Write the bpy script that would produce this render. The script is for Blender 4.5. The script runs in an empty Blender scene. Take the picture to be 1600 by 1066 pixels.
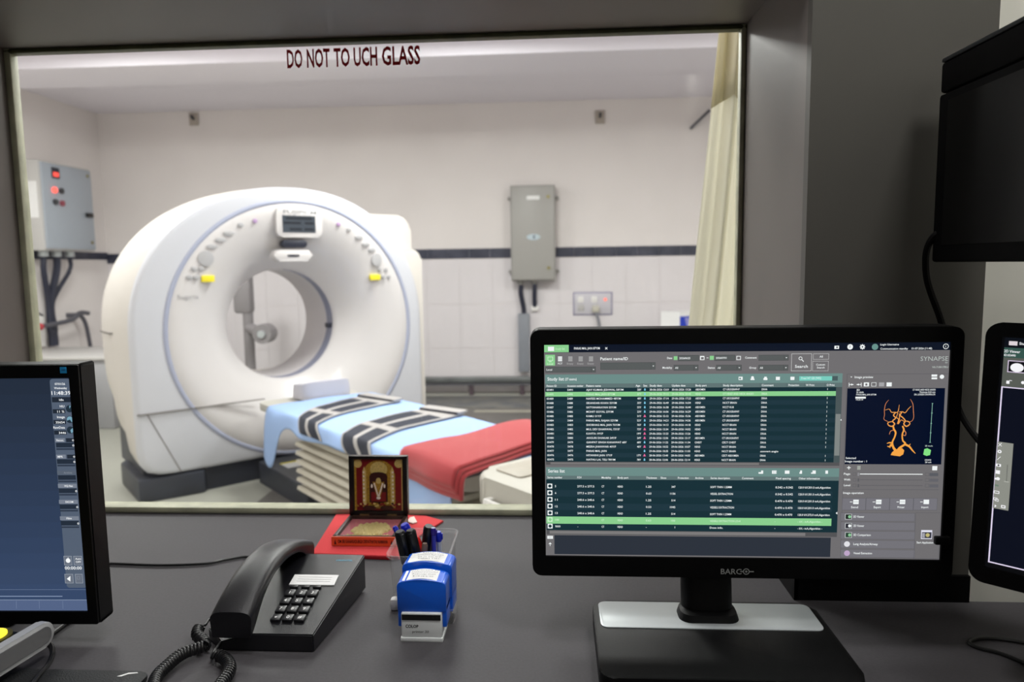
import bpy, bmesh, math, random
from mathutils import Vector, Matrix, Euler, noise
PI = math.pi
random.seed(7)
sc = bpy.context.scene
COL = sc.collection

# ------------------------------------------------------------------ camera, world, exposure
F = 1120.0                       # focal length in photo pixels (1600 wide)
EYE = Vector((0.0, 0.0, 1.25))
_d = Vector((145, 10444, F)).normalized()
_l = Vector((-18170, 132, F)); _l = (_l - _l.dot(_d) * _d).normalized()
_X = -_l; _Z = -_d; _Y = _Z.cross(_X)
if _Y[2] < 0: _Y = -_Y
R_WC = Matrix((_X, _Y, _Z))      # world <- camera image axes (right, down, forward)
cam_d = bpy.data.cameras.new('camera')
cam = bpy.data.objects.new('camera', cam_d); COL.objects.link(cam)
m3 = R_WC @ Matrix(((1, 0, 0), (0, -1, 0), (0, 0, -1)))
cam.matrix_world = Matrix.Translation(EYE) @ m3.to_4x4()
cam_d.sensor_width = 36; cam_d.lens = 36 * F / 1600
cam_d.clip_start = 0.02
cam_d.dof.use_dof = True
cam_d.dof.focus_distance = 0.935
cam_d.dof.aperture_fstop = 5.2
sc.camera = cam
w = bpy.data.worlds.new('world'); sc.world = w; w.use_nodes = True
w.node_tree.nodes['Background'].inputs[0].default_value = (0.5, 0.5, 0.55, 1)
w.node_tree.nodes['Background'].inputs[1].default_value = 0.05
sc.view_settings.view_transform = 'Standard'; sc.view_settings.look = 'None'
sc.view_settings.exposure = 0.0; sc.view_settings.gamma = 1.0
sc.view_settings.use_curve_mapping = False
sc.cycles.max_bounces = 8; sc.cycles.transparent_max_bounces = 16
CT_POWER = 60.0                  # each ceiling panel of the scanner room
OP_POWER = 24.0                   # ceiling panels of the control room

def ray(px, py):
    return (R_WC @ Vector((px - 800, py - 533, F))).normalized()
def hit(px, py, ax, v):          # point of the place seen at a photo pixel, on a plane x / y / z = v
    d = ray(px, py); return EYE + d * ((v - EYE[ax]) / d[ax])
def desk_pt(px, py, z=0.753): return hit(px, py, 2, z)

# ------------------------------------------------------------------ materials
def lin(c):
    r = []
    for v in c[:3]:
        v = v / 255.0
        r.append(v / 12.92 if v <= 0.04045 else ((v + 0.055) / 1.055) ** 2.4)
    return (*r, 1)
MATS = {}
def mat(name, col, rough=0.5, metal=0.0, spec=0.5, var=0.0, scale=20.0, bump=0.0, col2=None, coat=0.0, sheen=0.0):
    if name in MATS: return MATS[name]
    m = bpy.data.materials.new(name); m.use_nodes = True
    nt = m.node_tree; b = nt.nodes['Principled BSDF']
    b.inputs['Base Color'].default_value = lin(col)
    b.inputs['Roughness'].default_value = rough
    b.inputs['Metallic'].default_value = metal
    b.inputs['Specular IOR Level'].default_value = spec
    b.inputs['Coat Weight'].default_value = coat
    b.inputs['Sheen Weight'].default_value = sheen
    if var > 0 or bump > 0:
        tc = nt.nodes.new('ShaderNodeTexCoord')
        n = nt.nodes.new('ShaderNodeTexNoise'); n.inputs['Scale'].default_value = scale; n.inputs['Detail'].default_value = 5
        nt.links.new(tc.outputs['Object'], n.inputs['Vector'])
        if var > 0:
            r = nt.nodes.new('ShaderNodeValToRGB')
            c2 = col2 or [max(0, v * (1 - var)) for v in col]
            r.color_ramp.elements[0].color = lin(c2); r.color_ramp.elements[1].color = lin(col)
            r.color_ramp.elements[0].position = .35; r.color_ramp.elements[1].position = .65
            nt.links.new(n.outputs['Fac'], r.inputs[0]); nt.links.new(r.outputs[0], b.inputs['Base Color'])
        if bump > 0:
            bp = nt.nodes.new('ShaderNodeBump'); bp.inputs['Strength'].default_value = bump; bp.inputs['Distance'].default_value = 0.002
            nt.links.new(n.outputs['Fac'], bp.inputs['Height']); nt.links.new(bp.outputs[0], b.inputs['Normal'])
    MATS[name] = m; return m
def emis(col, k=1.0):
    name = 'glow_%d_%d_%d_%g' % (*[int(c) for c in col[:3]], k)
    if name in MATS: return MATS[name]
    m = bpy.data.materials.new(name); m.use_nodes = True
    b = m.node_tree.nodes['Principled BSDF']
    b.inputs['Base Color'].default_value = (0.004, 0.004, 0.004, 1); b.inputs['Roughness'].default_value = .45
    b.inputs['Specular IOR Level'].default_value = .15
    b.inputs['Emission Color'].default_value = lin(col); b.inputs['Emission Strength'].default_value = k
    MATS[name] = m; return m
def clear_mat(name, tint, refl_rough, film=0.0, film_col=(200, 195, 205), ior=1.45):
    m = bpy.data.materials.new(name); m.use_nodes = True; nt = m.node_tree
    nt.nodes.remove(nt.nodes['Principled BSDF']); out = nt.nodes['Material Output']
    tr = nt.nodes.new('ShaderNodeBsdfTransparent'); tr.inputs[0].default_value = lin(tint)
    gl = nt.nodes.new('ShaderNodeBsdfGlossy'); gl.inputs['Roughness'].default_value = refl_rough
    fr = nt.nodes.new('ShaderNodeFresnel'); fr.inputs[0].default_value = ior
    mx = nt.nodes.new('ShaderNodeMixShader')
    ge = nt.nodes.new('ShaderNodeNewGeometry'); ml = nt.nodes.new('ShaderNodeMath'); ml.operation = 'MULTIPLY_ADD'
    ml.inputs[1].default_value = -1.0; ml.inputs[2].default_value = 1.0; mu = nt.nodes.new('ShaderNodeMath'); mu.operation = 'MULTIPLY'
    nt.links.new(ge.outputs['Backfacing'], ml.inputs[0]); nt.links.new(ml.outputs[0], mu.inputs[0]); nt.links.new(fr.outputs[0], mu.inputs[1])
    nt.links.new(mu.outputs[0], mx.inputs[0]); nt.links.new(tr.outputs[0], mx.inputs[1]); nt.links.new(gl.outputs[0], mx.inputs[2])
    last = mx
    if film > 0:
        df = nt.nodes.new('ShaderNodeBsdfDiffuse'); df.inputs[0].default_value = lin(film_col)
        m2 = nt.nodes.new('ShaderNodeMixShader')
        tc = nt.nodes.new('ShaderNodeTexCoord'); n = nt.nodes.new('ShaderNodeTexNoise'); n.inputs['Scale'].default_value = 2.5
        mp = nt.nodes.new('ShaderNodeMapRange'); mp.inputs[3].default_value = film * .7; mp.inputs[4].default_value = film * 1.3
        nt.links.new(tc.outputs['Object'], n.inputs['Vector']); nt.links.new(n.outputs[0], mp.inputs[0])
        nt.links.new(mp.outputs[0], m2.inputs[0]); nt.links.new(mx.outputs[0], m2.inputs[1]); nt.links.new(df.outputs[0], m2.inputs[2])
        last = m2
    nt.links.new(last.outputs[0], out.inputs[0]); MATS[name] = m; return m

BLACK = mat('black_plastic', (10, 10, 11), .5, spec=.22, bump=.15, scale=900)
BLACKG = mat('black_gloss', (12, 12, 13), .25)
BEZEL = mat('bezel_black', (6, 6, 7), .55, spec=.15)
TVBLACK = mat('display_black', (4, 4, 5), .75, spec=.1)
PHONE = mat('phone_black', (26, 26, 30), .3, spec=.5, bump=.2, scale=1200)
KEYM = mat('phone_key', (34, 34, 38), .35)
CORD = mat('cord_black', (20, 20, 22), .38)
WHITE = mat('white_paint', (235, 233, 230), .5)
GANTRY = mat('gantry_white', (206, 202, 202), .3, spec=.5, coat=.2)
GANTRYB = mat('gantry_cool_white', (198, 199, 206), .35)
GSIDE = mat('gantry_cream', (206, 201, 195), .4)
GREYT = mat('gantry_ring_grey', (160, 165, 185), .4)
DARKG = mat('dark_grey', (58, 60, 64), .5)
NAVY = mat('navy_print', (28, 32, 48), .4)
LAM = mat('grey_laminate', (108, 101, 97), .45, spec=.4, var=.05, scale=3, bump=.05)
PILLAR = mat('pillar_laminate', (86, 84, 79), .5, spec=.3, var=.05, scale=3, bump=.05)
DESK = mat('desk_laminate', (82, 80, 83), .55, spec=.12, var=.05, scale=260, bump=.06)
PLASTER = mat('plaster_white', (236, 230, 228), .8, spec=.2, var=.02, scale=2)
OPWALL = mat('operator_wall_paint', (228, 227, 217), .8, spec=.2, var=.03, scale=3)
CEIL = mat('ceiling_paint', (236, 232, 240), .8, spec=.2)
BEAD = mat('glazing_bead', (190, 190, 164), .5, var=.12, scale=25)
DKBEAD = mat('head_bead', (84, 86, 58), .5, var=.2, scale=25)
SILVER = mat('silver_plastic', (190, 196, 198), .35, metal=.25)
ALU = mat('aluminium', (200, 200, 202), .28, metal=.9)
RED = mat('red_cloth', (172, 62, 66), .85, spec=.1, bump=.5, scale=300, sheen=.3)
DKRED = mat('red_cloth_edge', (150, 34, 40), .85, spec=.1)
BLUEC = mat('blue_sheet', (158, 184, 226), .8, spec=.15, bump=.3, scale=60)
CREAMC = mat('curtain_cream', (240, 238, 228), .85, spec=.1, bump=.3, scale=400)
CURTH = mat('curtain_header', (232, 226, 206), .85, spec=.1, bump=.5, scale=300)
def let_light_through(m, col, k):
    nt = m.node_tree; out = nt.nodes['Material Output']; b = nt.nodes['Principled BSDF']
    tr = nt.nodes.new('ShaderNodeBsdfTranslucent'); tr.inputs[0].default_value = lin(col); mx = nt.nodes.new('ShaderNodeMixShader'); mx.inputs[0].default_value = k
    nt.links.new(b.outputs[0], mx.inputs[1]); nt.links.new(tr.outputs[0], mx.inputs[2]); nt.links.new(mx.outputs[0], out.inputs[0])
let_light_through(CREAMC, (252, 250, 240), .55); let_light_through(CURTH, (244, 238, 216), .5)
STRAP = mat('strap_black', (34, 38, 52), .75, bump=.4, scale=200)
STRAPG = mat('strap_grey', (168, 164, 162), .7)
BELL = mat('bellows_beige', (190, 184, 170), .6)
BLUEP = mat('stamp_blue', (8, 98, 226), .3, coat=.3)
STAMPW = mat('stamp_white', (238, 242, 242), .3)
PAPER = mat('paper_white', (240, 240, 240), .7)
INK = mat('ink_black', (12, 12, 14), .6)
REDINK = mat('vinyl_red', (206, 22, 32), .5)
BOXG = mat('cabinet_grey', (160, 158, 154), .45, spec=.4)
BOXB = mat('panel_blue_grey', (176, 182, 190), .45, spec=.4)
CLEARP = clear_mat('clear_plastic', (254, 254, 254), .08, film=.10, film_col=(250, 250, 250), ior=1.4)
COVERG = clear_mat('cover_glass', (250, 250, 250), .05, ior=1.3)
GLASS = clear_mat('window_glass', (240, 243, 241), .012, film=.014, ior=1.4)

# ------------------------------------------------------------------ mesh helpers
class G:
    def __init__(s, M=None):
        s.bm = bmesh.new(); s.M = M or Matrix(); s.mats = []
    def mi(s, m):
        if m not in s.mats: s.mats.append(m)
        return s.mats.index(m)
    def _join(s, t, m, M=None):
        k = s.mi(m); vm = {}
        for v in t.verts: vm[v] = s.bm.verts.new((M @ v.co) if M else v.co)
        for f in t.faces:
            try: nf = s.bm.faces.new([vm[v] for v in f.verts]); nf.material_index = k
            except ValueError: pass
        t.free()
    def box(s, c, sz, m, bev=0.0, seg=2, M=None):
        t = bmesh.new(); bmesh.ops.create_cube(t, size=1)
        for v in t.verts: v.co = Vector((v.co.x * sz[0], v.co.y * sz[1], v.co.z * sz[2]))
        if bev > 0: bmesh.ops.bevel(t, geom=t.edges[:], offset=bev, segments=seg, affect='EDGES', profile=.5)
        T = Matrix.Translation(c)
        s._join(t, m, (M @ T) if M else T); return s
    def b2(s, a, b, m, bev=0.0, seg=2, M=None):
        return s.box([(a[i] + b[i]) / 2 for i in range(3)], [abs(b[i] - a[i]) for i in range(3)], m, bev, seg, M)
    def prism(s, poly, z0, z1, m, M=None, bev=0.0, seg=2):      # poly in xy, extruded in z
        t = bmesh.new()
        a = [t.verts.new((x, y, z0)) for x, y in poly]; b = [t.verts.new((x, y, z1)) for x, y in poly]
        t.faces.new(a[::-1]); t.faces.new(b); n = len(poly)
        for i in range(n): t.faces.new((a[i], a[(i + 1) % n], b[(i + 1) % n], b[i]))
        if bev > 0: bmesh.ops.bevel(t, geom=t.edges[:], offset=bev, segments=seg, affect='EDGES', profile=.5)
        bmesh.ops.recalc_face_normals(t, faces=t.faces[:])
        s._join(t, m, M); return s
    def lathe(s, prof, m, n=32, M=None, cap=True):
        t = bmesh.new(); rings = []
        for r, z in prof: rings.append([t.verts.new((r * math.cos(2 * PI * i / n), r * math.sin(2 * PI * i / n), z)) for i in range(n)])
        for a, b in zip(rings, rings[1:]):
            for i in range(n): t.faces.new((a[i], a[(i + 1) % n], b[(i + 1) % n], b[i]))
        if cap: t.faces.new(rings[0][::-1]); t.faces.new(rings[-1])
        s._join(t, m, M); return s
    def cyl(s, p0, p1, r0, m, r1=None, n=20):
        p0 = Vector(p0); p1 = Vector(p1); d = p1 - p0; q = d.to_track_quat('Z', 'Y').to_matrix().to_4x4()
        return s.lathe([(r0, 0), (r0 if r1 is None else r1, d.length)], m, n, Matrix.Translation(p0) @ q)
    def loft(s, rings, m, close=True, cap=True):
        t = bmesh.new(); R = [[t.verts.new(p) for p in r] for r in rings]; n = len(R[0])
        for a, b in zip(R, R[1:]):
            for i in range(n if close else n - 1): t.faces.new((a[i], a[(i + 1) % n], b[(i + 1) % n], b[i]))
        if cap and close: t.faces.new(R[0][::-1]); t.faces.new(R[-1])
        s._join(t, m); return s
    def tube(s, pts, r, m, n=8, cap=True):
        pts = [Vector(p) for p in pts]; rings = []
        up = Vector((0, 0, 1)); prev = None
        for i, p in enumerate(pts):
            d = (pts[min(i + 1, len(pts) - 1)] - pts[max(i - 1, 0)]).normalized()
            if prev is None:
                a = d.cross(up)
                if a.length < .05: a = d.cross(Vector((1, 0, 0)))
            else: a = prev - d * prev.dot(d)
            a.normalize(); prev = a; b = d.cross(a)
            rr = r(i / (len(pts) - 1)) if callable(r) else r
            rings.append([p + (a * math.cos(2 * PI * k / n) + b * math.sin(2 * PI * k / n)) * rr for k in range(n)])
        return s.loft(rings, m, True, cap)
    def face(s, pts, m):
        f = s.bm.faces.new([s.bm.verts.new(p) for p in pts]); f.material_index = s.mi(m); return s
    def grid(s, fn, nu, nv, m, mfn=None):
        k = s.mi(m)
        V = [[s.bm.verts.new(fn(i / nu, j / nv)) for j in range(nv + 1)] for i in range(nu + 1)]
        for i in range(nu):
            for j in range(nv):
                f = s.bm.faces.new((V[i][j], V[i + 1][j], V[i + 1][j + 1], V[i][j + 1]))
                f.material_index = s.mi(mfn((i + .5) / nu, (j + .5) / nv)) if mfn else k
        return s
    def build(s, name, parent=None, ang=40, smooth=True, solid=0.0, each=False):
        if each:                       # every separate piece becomes an object of its own
            seen = set(); first = None
            for v0 in list(s.bm.verts):
                if v0 in seen: continue
                isl = [v0]; seen.add(v0); i = 0
                while i < len(isl):
                    for e in isl[i].link_edges:
                        o_ = e.other_vert(isl[i])
                        if o_ not in seen: seen.add(o_); isl.append(o_)
                    i += 1
                q = G(s.M); vm = {v: q.bm.verts.new(v.co) for v in isl}
                for f in {f for v in isl for f in v.link_faces}:
                    nf = q.bm.faces.new([vm[v] for v in f.verts]); nf.material_index = q.mi(s.mats[f.material_index])
                o_ = q.build(name, parent, ang, smooth, solid); first = first or o_
            return first
        me = bpy.data.meshes.new(name)
        if s.M != Matrix(): s.bm.transform(s.M)
        bmesh.ops.recalc_face_normals(s.bm, faces=s.bm.faces[:]) if solid >= 0 else None
        s.bm.to_mesh(me); s.bm.free()
        for m in s.mats: me.materials.append(m)
        if smooth:
            for p in me.polygons: p.use_smooth = True
            me.set_sharp_from_angle(angle=math.radians(ang))
        o = bpy.data.objects.new(name, me); COL.objects.link(o)
        if parent: o.parent = parent
        if solid > 0:
            md = o.modifiers.new('solid', 'SOLIDIFY'); md.thickness = solid; md.offset = 0
        return o
def tag(o, label, cat, group=None):
    o['label'] = label; o['category'] = cat
    if group: o['group'] = group
    return o
def thing(name, label, cat, loc=(0, 0, 0), rz=0.0, group=None):
    o = bpy.data.objects.new(name, None); COL.objects.link(o); o.empty_display_size = .05
    o.location = loc; o.rotation_euler = (0, 0, rz); return tag(o, label, cat, group)
def struct(o): o['kind'] = 'structure'; return o
def spline(pts, n=12):
    P = [Vector(p) for p in pts]; P = [P[0] * 2 - P[1]] + P + [P[-1] * 2 - P[-2]]; out = []
    for i in range(1, len(P) - 2):
        a, b, c, d = P[i - 1:i + 3]
        for k in range(n):
            t = k / n; out.append(.5 * ((2 * b) + (c - a) * t + (2 * a - 5 * b + 4 * c - d) * t * t + (3 * b - a - 3 * c + d) * t ** 3))
    out.append(P[-2]); return out
_TX = {}
def text_geo(s, bold=0.0):
    k = (s, bold)
    if k in _TX: return _TX[k]
    cu = bpy.data.curves.new('t', 'FONT'); cu.body = s; cu.size = 1; cu.resolution_u = 2; cu.offset = bold
    o = bpy.data.objects.new('t', cu); me = bpy.data.meshes.new_from_object(o)
    vs = [(v.co.x, v.co.y) for v in me.vertices]; fs = [tuple(p.vertices) for p in me.polygons]
    bpy.data.objects.remove(o); bpy.data.meshes.remove(me); bpy.data.curves.remove(cu)
    _TX[k] = (vs, fs); return _TX[k]
CAPH = 0.70
def put_text(g, s, m, M, h, width=None, align='L', bold=0.0):
    """text in M's xy plane, cap height h, origin at baseline; width fits the line"""
    vs, fs = text_geo(s, bold)
    if not vs: return
    x0 = min(v[0] for v in vs); x1 = max(v[0] for v in vs); k = h / CAPH
    sx = (width / (x1 - x0)) if width else k
    off = {'L': 0, 'C': -(x1 - x0) * sx / 2, 'R': -(x1 - x0) * sx}[align]
    V = [g.bm.verts.new(M @ Vector(((v[0] - x0) * sx + off, v[1] * k, 0))) for v in vs]
    mi = g.mi(m)
    for f in fs:
        try: nf = g.bm.faces.new([V[i] for i in f]); nf.material_index = mi
        except ValueError: pass
def frameM(o, r, u):     # matrix with x=r, y=u, z=r x u at o
    r = Vector(r).normalized(); u = Vector(u).normalized(); n = r.cross(u)
    return Matrix(((r.x, u.x, n.x, o[0]), (r.y, u.y, n.y, o[1]), (r.z, u.z, n.z, o[2]), (0, 0, 0, 1)))
def rrect(x0, y0, x1, y1, r, n=5):
    p = []
    for cx, cy, a in ((x1 - r, y1 - r, 0), (x0 + r, y1 - r, 90), (x0 + r, y0 + r, 180), (x1 - r, y0 + r, 270)):
        for i in range(n + 1):
            t = math.radians(a + 90 * i / n); p.append((cx + r * math.cos(t), cy + r * math.sin(t)))
    return p

# ------------------------------------------------------------------ room shell
YB, XL, CZ = 6.95, -4.47, 2.77      # scanner room: back wall, left wall, ceiling
GY, FY = 1.40, 1.06                 # window glass, front face of the window wall
WX0, WX1, WZ = -1.078, 0.362, 1.684 # window opening
def shell():
    g = G(); g.b2((XL - .1, -3.2, -.1), (2.7, YB + .1, 0), mat('floor_vinyl', (172, 172, 162), .35, spec=.4, var=.05, scale=1.5))
    struct(g.build('floor', smooth=False))
    g = G(); g.b2((XL, YB, 0), (2.7, YB + .12, 3), PLASTER); struct(g.build('wall_back', smooth=False))
    g = G(); g.b2((XL - .12, 1.42, 0), (XL, YB + .12, 3), PLASTER); struct(g.build('wall_left', smooth=False))
    g = G(); g.b2((2.6, 1.42, 0), (2.72, YB, 3), PLASTER); struct(g.build('wall_right', smooth=False))
    g = G(); g.b2((XL, 1.42, CZ), (2.7, YB, CZ + .1), CEIL); struct(g.build('ceiling', smooth=False))
    # dividing wall around the window
    g = G()
    g.b2((XL, FY, 0), (WX0, 1.425, 3), PLASTER); g.b2((WX1, FY, 0), (2.6, 1.425, 3), OPWALL)
    g.b2((WX0, FY, WZ), (WX1, 1.425, 3), PLASTER); g.b2((WX0, FY + .02, 0), (WX1, 1.425, .709), PLASTER)
    struct(g.build('wall_front', smooth=False))
    g = G(); g.b2((-2.3, -3.1, 0), (-2.18, FY, 2.75), mat('rear_wall_paint', (120, 116, 116), .8)); struct(g.build('wall_operator_left', smooth=False))
    g = G(); g.b2((1.0, -3.1, 0), (1.12, FY, 2.75), OPWALL); struct(g.build('wall_operator_right', smooth=False))
    g = G(); g.b2((-2.3, -3.2, 0), (1.12, -3.1, 2.75), mat('rear_wall_paint', (120, 116, 116), .8)); struct(g.build('wall_rear', smooth=False))
    g = G(); g.b2((-2.3, -3.2, 2.75), (1.12, FY, 2.85), CEIL); struct(g.build('ceiling', smooth=False))
    # downstand beam across the scanner room
    g = G(); g.b2((XL, 4.98, 2.655), (2.6, 5.5, CZ), CEIL); struct(g.build('trim_1', smooth=False))
    # dark blue tile border
    bt = mat('border_tile', (44, 48, 66), .4, var=.5, scale=9, col2=(70, 72, 88))
    def tiles(a, b, along):
        g = G(); L = b - a; n = int(L / .2)
        for i in range(n):
            s0 = a + L * i / n + .001; s1 = a + L * (i + 1) / n - .001
            if along == 'x': g.b2((s0, YB - .006, 1.31), (s1, YB, 1.405), bt)
            else: g.b2((XL, s0, 1.35), (XL + .006, s1, 1.42), bt)
        return g
    struct(tiles(XL, 2.6, 'x').build('trim_2', smooth=False)); struct(tiles(1.5, YB, 'y').build('trim_3', smooth=False))
    # glazed wall tiles under the border
    wt = mat('wall_tile_white', (228, 223, 226), .25, spec=.5)
    g = G(); n = 22
    for r in range(3):
        for i in range(n):
            a = XL + (2.6 - XL) * i / n; b = XL + (2.6 - XL) * (i + 1) / n
            g.b2((a + .0015, YB - .005, .004 + r * .434), (b - .0015, YB, .434 + r * .434), wt)
    struct(g.build('trim_4', smooth=False))
    # linings of the window recess
    g = G(); g.b2((WX0 - .012, FY - .01, .75), (WX0 + .001, GY - .002, WZ + .01), LAM); struct(g.build('trim_5', smooth=False))
    g = G(); g.b2((WX0 - .012, FY - .01, WZ - .001), (WX1 + .012, GY - .002, WZ + .012), LAM); struct(g.build('trim_6', smooth=False))
    g = G(); g.b2((WX1 - .008, FY - .01, .75), (WX1 + .004, GY - .002, WZ), LAM); struct(g.build('trim_7', smooth=False))
    g = G(); g.b2((WX1 - .01, FY - .018, .75), (.598, FY, 2.74), PILLAR); struct(g.build('trim_8', smooth=False))
    g = G(); g.b2((WX1 - .014, FY - .024, .7502), (.598, FY - .018, .79), BEZEL); g.b2((WX1 - .014, FY - .024, .7502), (WX1 - .008, GY - .01, .79), BEZEL); struct(g.build('black_strip_front', smooth=False))  # thin black strip along the foot of pillar panel and recess
    # window: beads, pane, lettering
    g = G()
    g.b2((WX0, GY - .006, .75), (WX0 + .014, GY + .016, WZ), BEAD, .003)
    g.b2((WX1 - .018, GY - .006, .75), (WX1 - .008, GY + .016, WZ), BEAD, .003)
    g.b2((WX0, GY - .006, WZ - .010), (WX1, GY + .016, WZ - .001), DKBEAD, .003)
    g.b2((WX0, GY - .02, .7505), (WX1 - .008, GY + .016, .764), BEAD, .004)
    wf = struct(g.build('window_1'))
    g = G(); g.b2((WX0 + .005, GY, .76), (WX1 - .012, GY + .006, WZ - .004), GLASS)
    pane = g.build('pane', wf, smooth=False)
    g = G()
    a = hit(449, 106, 1, GY - .0012); b = hit(656, 99, 1, GY - .0012); top = hit(449, 78, 1, GY - .0012)
    words = (('DO', 449, 473), ('NOT', 480, 516), ('TO', 522, 547), ('UCH', 553, 590), ('GLASS', 597, 657))
    for wd, x0, x1 in words:
        p = hit(x0, 106 - (x0 - 449) * 7 / 207, 1, GY - .0012); q = hit(x1, 103, 1, GY - .0012)
        put_text(g, wd, REDINK, frameM((p.x, GY - .0012, a.z), (1, 0, 0), (0, 0, 1)), top.z - a.z, q.x - p.x, bold=.025)
    g.build('lettering', pane, smooth=False)['label'] = 'dark red capital letters'
shell()

def ceiling_light(x, y, z, sx, sy, power, label, col=(1, 1, 1), group=None):
    t = thing('ceiling_light', label, 'ceiling light', (x, y, z), group=group)
    g = G(); g.b2((-sx / 2 - .02, -sy / 2 - .02, -.03), (sx / 2 + .02, sy / 2 + .02, 0), WHITE); g.build('frame', t, smooth=False)
    g = G(); g.b2((-sx / 2, -sy / 2, -.034), (sx / 2, sy / 2, -.03), emis((250, 250, 255), 2.0)); g.build('diffuser', t, smooth=False)
    ld = bpy.data.lights.new('panel_light', 'AREA'); ld.shape = 'RECTANGLE'; ld.size = sx; ld.size_y = sy
    ld.energy = power; ld.color = col
    lo = bpy.data.objects.new('panel_light', ld); COL.objects.link(lo); lo.parent = t; lo.location = (0, 0, -.04)
for i, (x, y) in enumerate(((-2.9, 2.4), (-2.9, 4.1), (-.7, 2.4), (-.6, 4.1), (1.3, 3.7))):
    ceiling_light(x, y, CZ, .6, .6, CT_POWER * (1.2 if y > 3 else .42), 'square ceiling panel lamp of the scanner room', (1, .965, .95), 'ceiling panel lamps of the scanner room')
_v = hit(1035, 88, 2, 2.72)
ceiling_light(_v.x, 2 * GY - _v.y, 2.75, .4, .4, OP_POWER * .42, 'square ceiling lamp behind the operator', (1, .98, .96))
ceiling_light(.70, .12, 2.75, .3, .3, OP_POWER * .55, 'square ceiling lamp above the angled right monitor', (1, .99, .96))
ceiling_light(-.25, .70, 2.75, .3, .3, OP_POWER * .35, 'square ceiling lamp above the desk', (1, .98, .96))

# ------------------------------------------------------------------ desk
def desk():
    t = thing('worktop_desk', 'long grey laminate worktop running into the window recess', 'desk', (-.6, .7, 0))
    T = Matrix.Translation((.6, -.7, 0))
    g = G(T)
    g.prism([(-2.17, .42), (.99, .42), (.99, FY - .02), (WX1 - .013, FY - .02), (WX1 - .013, GY - .008), (WX0 + .005, GY - .008), (WX0 + .005, FY - .014), (-2.17, FY - .014)], .712, .75, DESK)
    g.build('worktop', t, smooth=False)
    for x in (-2.14, .95):
        g = G(T); g.b2((x - .02, .46, 0), (x + .02, 1.03, .712), LAM); g.build('side_panel', t, smooth=False)
desk()

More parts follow.
